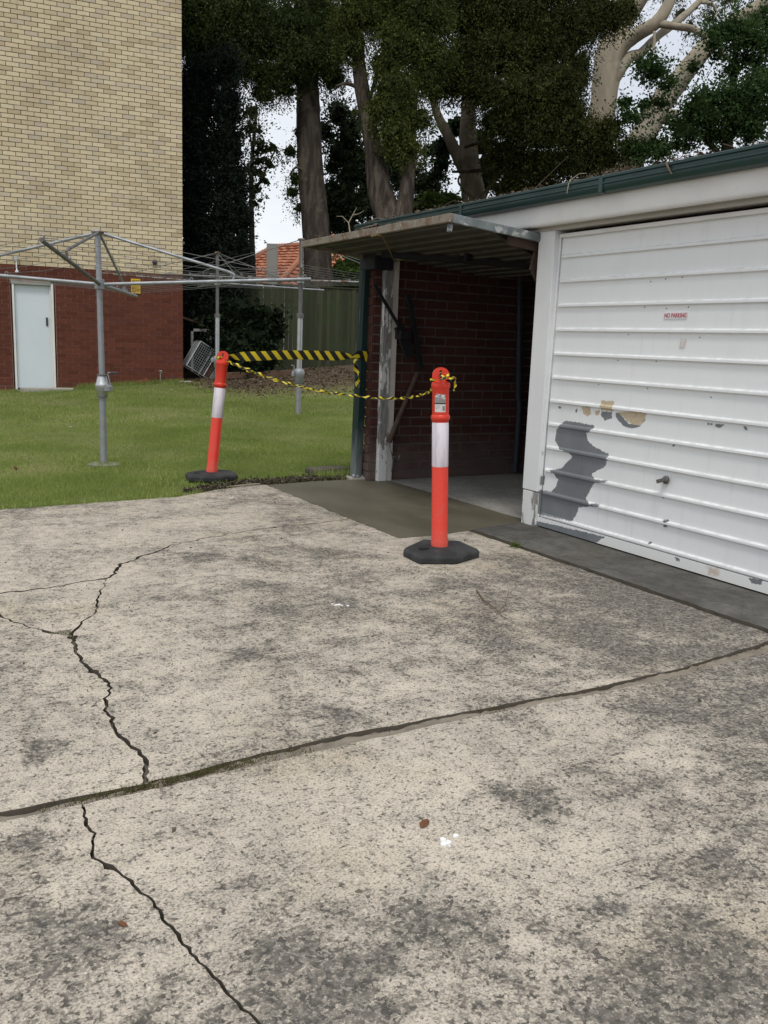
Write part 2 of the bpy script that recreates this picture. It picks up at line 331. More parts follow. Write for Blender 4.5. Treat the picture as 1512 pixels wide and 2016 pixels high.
M['peel'] = m_peel()
M['green'] = m_plain('dark_green_paint', (.022, .062, .052), .45, 0, .4, 5, .4)
def m_greenpost():
    t = NT('worn_dark_green_paint'); a = t.noise(7, 5, .65, t.mapping((1.4, 1.4, .25))); z = t.sep()[2]
    k = t.ramp(t.math('ADD', z, t.math('MULTIPLY', t.math('SUBTRACT', a, .5), 1.1)), .55, .0, 0, .75)
    c = t.mix(k, (.009, .030, .028), (.20, .225, .22)); sc = t.ramp(t.noise(30, 3, .5, t.mapping((2, 2, .12))), .66, .7, 0, .5)
    return t.fin(t.mix(sc, c, (.35, .38, .36)), .5, t.bump(a, .15, .003), 0, .35)
M['greenpost'] = m_greenpost()
M['gutter'] = m_plain('green_gutter_paint', (.013, .043, .038), .38, 0, .35, 3.5, .45)
def m_frame():
    t = NT('weathered_door_frame'); a = t.noise(6, 6, .65); b = t.noise(40, 4, .6)
    c = t.mix(t.ramp(a, .42, .62), (.21, .185, .145), (.15, .10, .065)); c = t.mix(t.ramp(b, .52, .7, 0, .7), c, (.33, .32, .29)); z = t.ramp(t.noise(14, 5, .7), .62, .68, 0, .85)
    return t.fin(t.mix(z, c, (.55, .54, .50)), .8, t.bump(b, .3, .003), 0, .2)
M['frame'] = m_frame()
def m_frame2():
    t = NT('flaking_grey_frame'); a = t.noise(7, 6, .65); z = t.ramp(t.noise(13, 6, .7), .56, .62, 0, .8)
    c = t.mix(t.ramp(a, .4, .65), (.20, .225, .225), (.125, .14, .14)); return t.fin(t.mix(z, c, (.48, .49, .47)), .75, t.bump(a, .25, .003), 0, .25)
M['frame_g'] = m_frame2()
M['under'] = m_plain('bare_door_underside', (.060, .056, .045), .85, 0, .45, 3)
M['rib'] = m_plain('pale_rib_steel', (.12, .115, .095), .8, 0, .3)
M['black'] = m_plain('blackened_steel', (.022, .022, .024), .6, .3, .3)
M['brownsteel'] = m_plain('brown_rust_steel', (.085, .055, .042), .75, .1, .45, 18)
M['beam'] = m_plain('shaded_beam_timber', (.020, .022, .030), .7, 0, .3)  # near-black colour holds the shade under the raised door
def m_orange():
    t = NT('orange_red_plastic'); a = t.noise(9, 4); z = t.sep()[2]; s = t.ramp(t.noise(120, 3, .6), .6, .72)
    s = t.math('MULTIPLY', s, t.ramp(z, .62, .15, 0, .55)); c = t.mix(t.ramp(a, .35, .8, 0, .22), (.66, .042, .021), (.58, .060, .036)); c = t.mix(s, c, (.80, .30, .22))
    c = t.mix(t.ramp(t.noise(26, 6, .75, t.mapping((1, 1, .25))), .56, .68, 0, .5), c, (.40, .11, .08)); c = t.mix(t.ramp(t.math('ADD', z, t.math('MULTIPLY', a, .2)), .30, .05, 0, .3), c, (.40, .22, .16))
    return t.fin(c, .38, t.bump(t.noise(60, 3), .04, .002), 0, .4)
M['orange'] = m_orange()
def m_rubber():
    t = NT('black_recycled_rubber'); a = t.noise(8, 5); b = t.noise(140, 3, .7); c = t.mix(t.ramp(a, .35, .7), (.026, .027, .028), (.055, .055, .055)); c = t.mix(t.ramp(b, .6, .72, 0, .6), c, (.14, .135, .13))
    return t.fin(c, .8, t.bump(b, .35, .002), 0, .25)
M['rubber'] = m_rubber()
def m_refl():
    t = NT('reflective_band'); a = t.noise(30, 4, .6, t.mapping((1, 1, .12))); b = t.noise(180, 2)
    c = t.mix(t.ramp(a, .4, .7), (.78, .715, .765), (.55, .51, .56)); return t.fin(c, .4, t.bump(b, .1, .001), 0, .5)
M['refl'] = m_refl()
M['paper'] = m_plain('label_paper', (.62, .60, .58), .6, 0, .15, 30); M['label_grey'] = m_plain('label_grey_print', (.26, .255, .25), .5, 0, .4, 40); M['ink'] = m_plain('black_ink', (.02, .02, .02), .6, 0, 0)
M['sign_red'] = m_plain('red_sign_ink', (.42, .055, .075), .5, 0, .1); M['sign_white'] = m_plain('sign_white', (.74, .72, .73), .45, 0, .1)
M['sign_yellow'] = m_plain('yellow_sign', (.72, .45, .03), .45, 0, .15)
def m_tape():
    t = NT('black_yellow_tape'); u = t.sep(t.coord('UV')); ph = t.math('ADD', u[0], t.math('MULTIPLY', u[1], .62)); fr = t.math('FRACT', ph)
    k = t.ramp(t.math('ABSOLUTE', t.math('SUBTRACT', fr, .5)), .225, .235); n = t.noise(30, 3)
    c = t.mix(k, (.78, .62, .035), (.018, .018, .018)); t.fin(c, t.ramp(n, .3, .7, .25, .45), None, 0, .5)
    tr = t.n('BsdfTranslucent'); t.set(tr.inputs[0], c); mxs = t.n('MixShader'); mxs.inputs[0].default_value = .12
    t.t.links.new(t.p.outputs[0], mxs.inputs[1]); t.t.links.new(tr.outputs[0], mxs.inputs[2]); t.t.links.new(mxs.outputs[0], t.out.inputs[0]); return t.mat
M['tape'] = m_tape()
def m_bark(name, a, b, c, sc=6, patches=.5):
    t = NT(name); n1 = t.noise(sc, 6, .65, t.mapping((1, 1, .16))); n2 = t.noise(sc*.35, 4); n3 = t.noise(sc*6, 3, .6, t.mapping((1, 1, .3)))
    col = t.mix(t.ramp(n1, .38, .66), a, b); col = t.mix(t.ramp(n2, patches, patches+.08, 0, .8), col, c)
    return t.fin(col, .9, t.bump(t.math('ADD', n1, t.math('MULTIPLY', n3, .3)), .9, .05), 0, .15)
M['bark_tall'] = m_bark('grey_gum_bark', (.040, .032, .026), (.095, .078, .062), (.125, .10, .075), 7, .58)
M['bark_string'] = m_bark('stringy_bark', (.042, .032, .026), (.15, .122, .098), (.10, .07, .05), 6, .6)
M['bark_dark'] = m_bark('dark_bark', (.03, .025, .02), (.06, .05, .04), (.05, .04, .03), 6)
M['bark_pale'] = m_bark('pale_gum_bark', (.25, .215, .16), (.33, .285, .21), (.38, .345, .275), 2.5, .52)
M['bark_fork'] = m_bark('mottled_gum_bark', (.13, .11, .082), (.21, .175, .133), (.10, .085, .066), 3, .52)
L = {}
L['tall_gum'] = m_leaf('gum_leaf', (0.028, 0.045, 0.014), (0.056, 0.079, 0.023), (0.119, 0.147, 0.039))
L['stringybark'] = m_leaf('olive_leaf', (0.037, 0.050, 0.014), (0.072, 0.089, 0.021), (0.139, 0.151, 0.037))
L['dark_evergreen'] = m_leaf('dark_olive_leaf', (0.024, 0.031, 0.009), (0.049, 0.056, 0.014), (0.100, 0.103, 0.027))
L['forked_gum'] = m_leaf('blue_green_leaf', (0.028, 0.046, 0.028), (0.046, 0.074, 0.039), (0.078, 0.109, 0.046))
L['pale_gum'] = m_leaf('thin_gum_leaf', (.05, .06, .035), (.08, .09, .05), (.12, .12, .07), .3)
L['leaning_gum'] = L['pale_gum']
L['broadleaf'] = m_leaf('broad_green_leaf', (.026, .050, .016), (.048, .086, .027), (.085, .125, .042), .25)
L['slender_cypress'] = m_leaf('cypress_leaf', (.008, .013, .010), (.013, .020, .014), (.02, .028, .018), .05, .8)
L['broad_cypress'] = L['slender_cypress']
L['airy_tree'] = m_leaf('airy_leaf', (.03, .045, .018), (.055, .075, .03), (.08, .10, .04), .3)
L['leafy_backdrop_tree'] = m_leaf('backdrop_leaf', (0.028, 0.043, 0.023), (0.050, 0.071, 0.034), (0.078, 0.102, 0.043))
L['dark_shrub'] = m_leaf('shrub_leaf', (.010, .018, .008), (.018, .030, .011), (.035, .05, .018), .1)
L['green_bush'] = m_leaf('bush_leaf', (.05, .085, .02), (.085, .13, .032), (.12, .16, .04), .25)
L['low_bush'] = L['green_bush']
M['fence'] = None
def m_fence():
    t = NT('mossy_paling_timber'); r = t.rand(); mm = t.n('Mapping'); mm.inputs['Scale'].default_value = (1, 1, .08); t.t.links.new(t.pos(), mm.inputs['Vector']); a = t.noise(9, 5, .6, mm.outputs[0]); b = t.noise(1.6, 4, .5, t.pos())
    c = t.mix(r, (.036, .042, .024), (.066, .070, .040)); c = t.mix(t.ramp(a, .4, .7, 0, .6), c, (.038, .036, .026)); c = t.mix(t.ramp(b, .45, .7, 0, .55), c, (.040, .066, .026))
    return t.fin(c, .9, t.bump(a, .5, .01), 0, .15)
M['fence'] = m_fence()
M['rail'] = m_plain('weathered_rail', (.15, .13, .10), .9, 0, .4)
def m_tile():
    t = NT('terracotta_tile'); v = t.attr('v'); n = t.noise(1.2, 5, .6); n2 = t.noise(9, 4)
    c = t.mix(v, (.34, .135, .08), (.44, .195, .12)); c = t.mix(t.ramp(n, .45, .75, 0, .35), c, (.20, .10, .07)); return t.fin(t.mix(t.ramp(n2, .55, .8, 0, .4), c, (.24, .14, .10)), .9, None, 0, .15)
M['tile'] = m_tile()
M['render'] = m_plain('grey_render', (.33, .32, .29), .9, 0, .2, 2)
M['leaf_dry'] = m_plain('dry_leaf', (.16, .07, .03), .7, 0, .4, 60)
M['twig'] = m_plain('twig_bark', (.14, .10, .07), .85, 0, .4, 40)
M['twig_lt'] = m_plain('pale_twig', (.34, .29, .21), .85, 0, .3, 40)
M['splat'] = m_plain('white_splatter', (.80, .80, .78), .6, 0, .05, 30)
M['roof'] = m_plain('dark_roof_sheet', (.10, .09, .08), .8, 0, .5, 4)
M['board'] = m_plain('weathered_brown_board', (.12, .07, .045), .85, 0, .5, 7)
M['cage'] = m_plain('dull_cage_steel', (.30, .31, .31), .5, .55, .35, 14)
M['stone'] = m_plain('pale_paver', (.40, .37, .32), .9, 0, .35, 8)
M['pad'] = m_plain('weathered_pad', (.26, .25, .21), .95, 0, .5, 9)
M['cord'] = m_plain('yellow_cord', (.20, .145, .05), .6, 0, .2)
M['lens'] = m_plain('grey_plastic', (.45, .46, .45), .5, 0, .15); M['dkplastic'] = m_plain('dark_plastic', (.05, .055, .06), .5, 0, .2)
M['redbrick_loose'] = m_plain('loose_brick_clay', (.27, .085, .055), .9, 0, .4, 12)
TREES = {
 'tall_gum': ([[(10.08,21.15,1.05,0.42),(10.14,21.39,2.33,0.38),(10.19,21.7,3.86,0.35),(10.19,22.03,5.39,0.33),(10.21,22.32,6.8,0.31),(10.22,22.57,7.94,0.28),(10.27,22.84,9.35,0.26),(10.35,23.16,11.01,0.2)],[(10.22,22.57,7.94,0.14),(9.61,22.58,8.56,0.09),(8.74,22.44,8.83,0.06)],[(10.27,22.84,9.35,0.17),(11.19,22.99,10.3,0.11),(11.81,23.09,11.31,0.06)],[(10.17,22.04,5.39,0.05),(9.75,21.97,5.58,0.03),(9.53,21.93,5.36,0.02)]],
   [(7.68,23.12,9.15,0.87,0.69),(8.55,22.65,9.31,0.87,0.75),(8.06,22.74,8.44,0.87,0.56),(7.69,23.55,8.45,0.57,0.45),(9.05,22.55,8.57,0.76,0.57),(9.7,22.49,8.91,0.76,0.76),(8.46,22.38,7.84,0.62,0.35),(9.15,22.43,7.74,0.57,0.38),(9.56,22.12,7.91,0.48,0.4),(7.95,23.18,10.14,1.12,0.62),(9.73,22.93,10.45,1.15,0.77),(10.73,22.58,9.37,0.65,0.65),(10.49,22.03,8.35,0.51,0.58),(10.92,22.75,10.65,0.78,0.65),(8.93,22.22,7.24,0.35,0.2),(9.42,22.09,7.41,0.3,0.2),(9.86,21.89,8.21,0.5,0.43),(10.58,21.75,7.82,0.33,0.38),(7.57,23.58,8.79,0.51,0.76),(8.12,22.55,8.8,0.74,0.62),(9.75,22.42,6.01,0.18,0.16),(9.73,22.21,4.99,0.18,0.13),(9.83,22.23,5.35,0.18,0.18),(9.85,22.06,4.61,0.16,0.13),(9.99,22.39,6.53,0.13,0.13)]),
 'stringybark': ([[(11.05,19.29,3.16,0.37),(11.09,19.47,4.12,0.34),(10.93,19.74,4.95,0.3),(10.85,19.97,5.78,0.22),(10.76,20.21,6.61,0.18),(10.69,20.45,7.56,0.17),(10.67,20.7,8.63,0.15),(10.7,21.04,10.3,0.1)],[(11.09,19.7,4.61,0.24),(10.89,19.95,5.26,0.13),(11.04,20.06,5.58,0.11)],[(10.69,20.39,7.26,0.06),(10.36,20.47,7.34,0.04),(10.1,20.61,7.27,0.02)],[(10.71,20.44,7.56,0.06),(10.35,20.47,7.84,0.04),(10.22,20.57,7.93,0.02)],[(10.84,20.23,6.97,0.05),(11.18,20.47,7.87,0.04),(11.42,20.57,8.4,0.02)],[(11.11,18.9,3.14,0.24),(11.19,19.06,4.09,0.23),(11.32,19.16,4.92,0.18),(11.43,19.25,5.63,0.14),(11.55,19.41,6.69,0.12),(11.7,19.63,8.11,0.1)]],
   [(10.52,20.48,8.88,0.54,0.48),(11.05,20.46,9.09,0.48,0.41),(10.37,20.41,8.17,0.38,0.36),(11.25,20.07,8.91,0.72,0.6),(11.31,19.63,8.15,0.71,0.54),(10.97,19.73,7.67,0.43,0.4),(11.14,19.28,7.16,0.54,0.4),(10.96,19.15,6.61,0.49,0.4),(10.87,19.08,6.06,0.4,0.38),(11.16,18.97,5.77,0.42,0.26),(10.7,19.54,6.64,0.33,0.31),(11.86,19.45,8.75,0.71,0.59),(11.92,19.24,7.94,0.59,0.48),(10.78,20.52,9.72,0.96,0.48),(11.71,19.74,9.68,0.95,0.59),(10.34,20.78,8.7,0.34,0.32),(11.78,19.19,7.35,0.38,0.31),(10.88,19.4,7.03,0.35,0.35),(11.62,19.09,6.47,0.31,0.29)]),
 'dark_evergreen': ([[(15.04,19.94,3.23,0.3),(15.2,20.2,4.83,0.27),(15.35,20.46,6.43,0.24),(15.53,20.79,8.44,0.2),(15.73,21.17,10.71,0.14)],[(15.38,20.44,6.44,0.11),(14.53,20.49,6.59,0.06),(13.88,20.59,6.39,0.03)],[(15.35,20.37,6.03,0.1),(14.55,20.45,5.88,0.06),(13.56,20.64,5.75,0.03)]],
   [(13.39,20.51,9.57,0.76,0.64),(13.85,19.82,9.24,0.88,0.75),(14.62,19.4,9.39,0.88,0.75),(13.35,19.67,8.29,0.75,0.56),(14.11,19.24,8.33,0.87,0.62),(14.9,19.06,8.54,0.75,0.75),(15.61,19.01,9.13,0.76,0.76),(16.33,18.93,9.6,0.64,0.7),(13.5,19.15,7.4,0.74,0.42),(14.24,18.7,7.31,0.86,0.56),(15.03,18.53,7.51,0.75,0.62),(15.7,18.62,8.11,0.51,0.57),(13.9,19.01,6.73,0.69,0.42),(14.64,18.53,6.52,0.75,0.5),(15.44,18.35,6.72,0.69,0.57),(15.54,18.53,7.24,0.43,0.38),(16.23,18.1,6.54,0.57,0.46),(14.34,19.31,6.07,0.64,0.44),(14.99,18.89,5.84,0.77,0.46),(15.78,18.46,5.94,0.77,0.44),(16.52,18.18,6.11,0.58,0.28),(16.61,18.17,6.79,0.33,0.33),(17.02,17.83,6.37,0.38,0.2),(12.98,19.72,7.55,0.42,0.3),(13.81,20.08,10.34,1.51,0.63),(15.47,19.36,10.36,1.14,0.63),(14.53,19.27,5.29,0.52,0.39),(15.27,18.97,5.34,0.65,0.34),(16.83,18.65,9.62,0.46,0.41),(17.25,18.57,9.8,0.33,0.33),(12.54,19.94,7.41,0.3,0.25),(12.67,19.94,7.78,0.45,0.3),(13.1,19.6,7.89,0.5,0.37)]),
 'forked_gum': ([[(14.94,21.24,3.55,0.38),(14.98,21.58,5.22,0.34),(14.94,21.75,5.91,0.31),(14.9,21.9,6.46,0.28),(14.96,22.07,7.44,0.21),(15.07,22.26,8.55,0.2)],[(14.91,21.79,5.98,0.24),(14.63,22.06,6.52,0.18),(14.4,22.33,7.14,0.14),(14.23,22.53,7.61,0.12),(14.07,22.79,8.37,0.08)],[(14.81,21.34,5.31,0.03),(14.45,21.64,5.7,0.03),(14.58,21.63,6.01,0.03),(14.8,21.52,6.1,0.02)],[(14.74,21.35,5.17,0.03),(14.88,21.31,5.34,0.03),(15.11,21.22,5.53,0.03)],[(15.29,21.63,5.19,0.06),(15.44,21.64,5.61,0.05),(15.68,21.58,5.97,0.04)]],
   [(14.54,22.77,6.82,0.32,0.29),(14.54,22.68,6.4,0.29,0.26),(15.58,22.21,7.01,0.38,0.35),(15.67,22.04,6.44,0.29,0.29),(14.97,22.65,7.41,0.38,0.26),(15.7,22.05,6.04,0.38,0.32),(16.12,21.94,6.62,0.38,0.43),(16.0,21.82,5.77,0.23,0.17)]),
 'pale_gum': ([[(18.89,21.25,3.25,0.57),(19.22,21.52,5.36,0.5),(19.51,21.77,7.32,0.43),(19.76,21.96,8.83,0.38),(19.94,22.12,10.03,0.43),(20.32,22.1,10.95,0.35),(20.91,21.99,12.02,0.34),(21.64,21.9,13.55,0.28)],[(19.75,21.87,8.67,0.23),(19.98,21.84,9.95,0.23),(20.3,21.54,10.49,0.21),(20.7,21.03,10.81,0.19),(21.07,20.94,11.41,0.16),(21.48,20.92,12.37,0.13)],[(20.7,21.02,10.79,0.12),(21.03,20.57,10.66,0.1),(21.35,20.25,10.58,0.1),(21.6,20.07,10.42,0.09),(21.77,19.95,10.32,0.07)],[(19.89,21.94,9.06,0.18),(20.28,21.65,9.87,0.17),(20.65,21.49,10.09,0.14),(21.04,21.36,10.54,0.12),(21.6,21.14,11.01,0.11),(22.3,20.89,11.71,0.09),(23.01,20.68,12.63,0.07)],[(22.24,20.91,11.65,0.06),(22.5,20.63,11.56,0.05),(22.59,20.52,11.32,0.03),(22.45,20.38,10.83,0.02)],[(20.56,20.93,10.52,0.04),(20.53,20.86,10.12,0.04),(20.41,20.86,9.82,0.02)]],
   [(22.08,21.92,12.1,0.62,0.31),(22.99,21.27,11.53,0.53,0.25),(21.31,22.52,12.83,0.93,0.47),(22.77,21.42,11.09,0.47,0.25),(22.39,21.74,11.54,0.41,0.25),(23.43,21.16,12.16,0.62,0.4)]),
 'leaning_gum': ([[(17.16,18.94,4.25,0.39),(17.86,18.91,5.94,0.37),(18.46,18.81,7.07,0.34),(18.96,18.71,7.98,0.31),(19.44,18.59,8.67,0.27),(20.01,18.41,9.36,0.23),(20.64,18.18,9.98,0.22),(21.32,17.91,10.52,0.19),(22.13,17.6,11.25,0.14)],[(18.81,18.57,7.46,0.14),(18.81,18.34,7.5,0.13),(18.81,18.1,7.46,0.12)],[(20.34,18.22,9.37,0.07),(20.64,18.24,9.18,0.05),(21.37,18.18,9.23,0.03),(22.0,17.92,9.66,0.03)]],
   [(21.57,18.36,10.59,0.47,0.28),(21.12,18.71,10.98,0.69,0.36),(21.78,18.13,10.06,0.55,0.31)]),
 'broadleaf': ([[(18.65,15.94,3.04,0.22),(18.81,16.22,4.79,0.18),(18.96,16.47,6.29,0.14),(19.15,16.63,7.54,0.1),(19.35,16.84,9.04,0.06)],[(18.95,16.42,6.04,0.09),(18.17,16.78,6.71,0.06),(17.26,17.1,6.87,0.03)],[(19.0,16.5,6.54,0.09),(19.87,16.46,7.62,0.06),(20.37,16.37,8.52,0.03)]],
   [(17.15,17.31,8.06,0.5,0.25),(16.94,17.46,8.23,0.32,0.17),(17.4,17.1,7.77,0.3,0.14),(17.76,16.64,7.15,0.27,0.17),(18.1,16.49,7.35,0.54,0.35),(18.64,16.21,7.49,0.54,0.32),(19.19,15.92,7.64,0.54,0.37),(18.6,16.68,9.03,0.55,0.27),(19.22,16.43,8.97,0.5,0.32),(18.18,16.35,6.93,0.44,0.22),(17.79,16.75,6.65,0.5,0.25),(18.88,16.18,6.94,0.5,0.25),(19.44,15.91,7.15,0.45,0.25),(19.65,16.56,8.55,0.38,0.23),(19.84,16.54,9.52,0.38,0.3),(17.16,17.27,6.3,0.5,0.25),(17.9,16.99,6.41,0.33,0.15),(19.45,16.16,6.72,0.43,0.13),(18.63,16.63,6.69,0.38,0.18),(17.11,17.52,7.34,0.2,0.18),(18.32,17.14,7.15,0.28,0.2),(16.67,17.46,6.97,0.27,0.2),(16.68,17.78,7.38,0.2,0.18),(17.52,17.42,7.38,0.2,0.18),(17.74,17.06,6.88,0.28,0.2),(18.37,17.26,8.37,0.2,0.15),(19.67,16.22,8.13,0.45,0.28),(19.11,16.69,8.25,0.33,0.18),(19.2,15.97,6.77,0.42,0.2),(18.71,16.46,6.67,0.33,0.15),(17.21,16.97,6.14,0.42,0.17),(16.93,17.37,6.16,0.38,0.18),(19.8,16.43,8.9,0.38,0.25),(18.55,16.72,8.51,0.22,0.15),(18.56,16.85,7.02,0.33,0.23),(19.56,16.49,7.45,0.38,0.23),(18.21,16.62,8.77,0.25,0.17),(18.8,16.49,9.19,0.32,0.22)]),
 'slender_cypress': ([[(6.69,20.36,0.34,0.09),(6.87,20.88,3.17,0.07),(7.14,21.68,7.57,0.02)]],
   [(7.11,21.61,7.22,0.31,0.47),(7.03,21.48,6.41,0.35,0.59),(6.98,21.32,5.48,0.39,0.59),(6.9,21.16,4.56,0.42,0.65),(6.87,20.98,3.63,0.45,0.65),(6.82,20.8,2.71,0.47,0.65),(6.76,20.66,1.9,0.47,0.59),(6.7,20.55,1.2,0.47,0.59),(6.8,21.41,4.35,0.26,0.59),(6.87,21.74,6.1,0.24,0.71),(6.67,21.07,2.48,0.29,0.71),(6.57,20.85,1.19,0.29,0.59),(6.87,21.9,6.8,0.18,0.71),(6.78,21.67,5.51,0.19,0.71),(6.69,21.42,4.11,0.19,0.71),(6.61,21.16,2.71,0.19,0.71),(6.53,20.93,1.42,0.19,0.71),(7.32,21.69,7.05,0.24,0.59),(7.33,21.36,5.53,0.17,0.71)]),
 'broad_cypress': ([[(7.21,19.84,0.37,0.09),(7.38,20.35,3.18,0.07),(7.6,21.16,7.53,0.02)]],
   [(7.59,21.12,7.3,0.28,0.47),(7.54,20.98,6.5,0.34,0.58),(7.5,20.8,5.58,0.38,0.58),(7.46,20.65,4.78,0.41,0.58),(7.35,20.54,3.98,0.42,0.58),(7.32,20.38,3.17,0.42,0.58),(7.28,20.26,2.49,0.44,0.58),(7.21,20.14,1.8,0.49,0.58),(7.17,20.0,1.0,0.51,0.52),(7.69,20.32,3.88,0.15,0.47),(7.67,20.21,3.3,0.14,0.47),(7.6,20.14,2.79,0.13,0.35),(7.66,20.46,4.45,0.14,0.35)]),
 'airy_tree': ([[(10.19,26.05,2.28,0.11),(10.3,26.48,4.54,0.08),(10.41,26.8,6.34,0.06),(10.63,27.04,7.99,0.04)],[(10.36,26.64,5.44,0.05),(10.8,26.59,6.35,0.03),(11.1,26.54,6.97,0.02)],[(10.42,26.77,6.19,0.04),(10.44,26.92,6.94,0.03),(10.41,27.07,7.53,0.02)]],
   [(10.54,26.99,7.54,0.4,0.31),(10.66,26.79,6.95,0.4,0.31),(10.47,26.77,6.34,0.4,0.34),(10.77,26.64,6.5,0.34,0.21),(11.01,26.6,6.96,0.18,0.14),(10.4,26.68,5.74,0.28,0.31),(10.47,26.56,5.37,0.21,0.18),(10.71,26.56,6.02,0.18,0.12),(10.44,27.16,8.06,0.37,0.28)]),
 'leafy_backdrop_tree': ([[(12.31,23.8,2.93,0.18),(12.4,24.15,4.81,0.15),(12.51,24.4,6.26,0.11),(12.67,24.66,7.85,0.07)],[(12.42,24.23,5.24,0.07),(12.13,24.62,6.24,0.04)],[(12.5,24.38,6.11,0.06),(12.95,24.34,7.14,0.04)]],
   [(12.29,24.87,7.83,0.41,0.38),(12.57,24.59,7.27,0.5,0.44),(12.28,24.63,6.68,0.44,0.38),(12.66,24.38,6.55,0.44,0.44),(12.88,24.13,5.98,0.5,0.44),(12.43,24.39,5.96,0.35,0.38),(12.07,24.46,5.37,0.44,0.59),(12.44,24.19,5.1,0.59,0.53),(12.96,23.93,5.26,0.53,0.5),(11.93,24.95,7.24,0.24,0.32),(12.06,24.66,6.24,0.21,0.27),(11.86,24.52,5.07,0.29,0.5),(12.03,24.33,4.65,0.44,0.35),(13.61,24.26,6.37,0.45,0.51),(14.11,23.91,6.1,0.51,0.6),(14.62,23.57,5.83,0.51,0.51),(14.45,23.53,5.23,0.75,0.36),(14.74,23.72,6.86,0.27,0.24),(13.18,24.83,7.82,0.3,0.36),(13.78,24.3,6.96,0.39,0.39),(14.9,23.49,6.2,0.27,0.21)]),
 'dark_shrub': ([[(7.45,19.25,0.46,0.06),(7.51,19.43,1.47,0.03)]],
   [(7.33,19.61,1.8,0.46,0.39),(7.73,19.37,1.76,0.39,0.34),(7.4,19.45,1.24,0.5,0.41),(7.74,19.23,1.14,0.37,0.39),(7.02,19.38,1.01,0.34,0.34),(7.49,19.05,0.75,0.45,0.25),(7.87,19.1,0.93,0.21,0.34),(6.99,19.99,1.56,0.25,0.46),(8.1,19.24,1.61,0.14,0.46)]),
 'green_bush': ([[(11.33,21.87,2.27,0.05),(11.36,22.05,3.2,0.03)]],
   [(11.17,22.15,3.13,0.27,0.3),(11.51,21.99,3.28,0.3,0.35),(11.34,22.0,2.94,0.41,0.3),(11.79,21.77,3.02,0.33,0.35),(11.01,22.18,2.86,0.22,0.19)]),
 'low_bush': ([[(13.7,20.99,4.5,0.04),(13.74,21.08,5.03,0.03)]],
   [(14.02,21.4,5.1,0.36,0.28),(14.31,21.2,4.95,0.41,0.22),(13.78,21.51,4.95,0.33,0.25),(13.61,21.65,5.15,0.28,0.19)]),
}
PEEL_GREY=[[(4.872,0.809),(4.773,0.81),(4.566,0.806),(4.578,0.77),(4.643,0.745),(4.621,0.7),(4.549,0.662),(4.414,0.631),(4.403,0.61),(4.435,0.536),(4.498,0.51),(4.561,0.471),(4.507,0.444),(4.393,0.455),(4.399,0.439),(4.521,0.418),(4.548,0.366),(4.592,0.299),(4.538,0.272),(4.439,0.287),(4.436,0.268),(4.535,0.253),(4.654,0.227),(4.651,0.204),(4.696,0.128),(4.721,0.114),(4.803,0.114),(5.089,0.105),(5.104,0.148),(5.086,0.254),(5.059,0.284),(4.954,0.288),(4.902,0.334),(4.889,0.386),(4.971,0.443),(4.861,0.471),(4.763,0.564),(4.774,0.584),(4.895,0.609),(4.957,0.663),(4.947,0.738),(4.896,0.78)],[(5.099,0.381),(5.032,0.39),(5.035,0.326),(5.095,0.302)],[(5.084,0.05),(4.689,0.067),(4.356,0.078),(4.433,0.022),(4.719,0.012),(4.867,0.013),(5.099,0.012)],[(3.744,0.079),(3.711,0.079),(3.708,0.058),(3.735,0.057)],[(3.213,0.083),(3.121,0.091),(3.117,0.062),(3.186,0.055)],[(3.303,0.015),(3.245,0.02),(3.249,0.008),(3.302,0.005)],[(4.382,0.903),(4.351,0.909),(4.251,0.847),(4.131,0.848),(4.217,0.817),(4.294,0.827),(4.361,0.865)],[(4.511,0.907),(4.414,0.906),(4.409,0.867),(4.471,0.846),(4.516,0.88)],[(3.628,0.911),(3.585,0.914),(3.596,0.901),(3.621,0.9)],[(3.572,0.912),(3.487,0.911),(3.539,0.89),(3.564,0.896)],[(3.376,0.916),(3.345,0.914),(3.347,0.896),(3.368,0.899)],[(4.956,0.902),(4.913,0.903),(4.923,0.887),(4.948,0.888)],[(4.769,0.9),(4.748,0.899),(4.751,0.868),(4.766,0.874)],[(3.874,0.284),(3.827,0.296),(3.838,0.279),(3.872,0.272)],[(3.983,0.124),(3.952,0.13),(3.956,0.114),(3.974,0.11)],[(5.09,0.565),(5.061,0.569),(5.058,0.539),(5.085,0.535)],[(3.871,0.757),(3.853,0.759),(3.856,0.745),(3.868,0.746)]]
PEEL_BEIGE=[[(4.707,0.923),(4.621,0.923),(4.608,0.878),(4.639,0.858),(4.684,0.871)],[(4.527,0.974),(4.407,0.983),(4.399,0.913),(4.447,0.914),(4.512,0.911)],[(4.577,0.906),(4.527,0.905),(4.532,0.875),(4.565,0.876)],[(4.351,0.911),(4.23,0.93),(4.111,0.926),(4.113,0.882),(4.145,0.846),(4.205,0.846),(4.259,0.852),(4.284,0.872),(4.334,0.896)]]
PEEL_RUST=[[(3.495,0.076),(3.415,0.085),(3.415,0.038),(3.483,0.037)]]


# ------------------------------------------------------------------ ground
def gz(x, y):
    x = np.asarray(x, float); y = np.asarray(y, float)
    s = np.clip((y-7.8)/11.5, 0, 1)**1.2
    return s*(.09+.0687*np.clip(x-2.94, -3, 3.06)+.105*np.clip(x-6, 0, 4.5))
def g1(x, y): return float(gz(x, y))
tag(MB().add([(-300, -300, -.09), (400, -300, -.09), (400, 500, -.09), (-300, 500, -.09)], [(0, 1, 2, 3)]).build('ground', M['soil']), kind='structure')

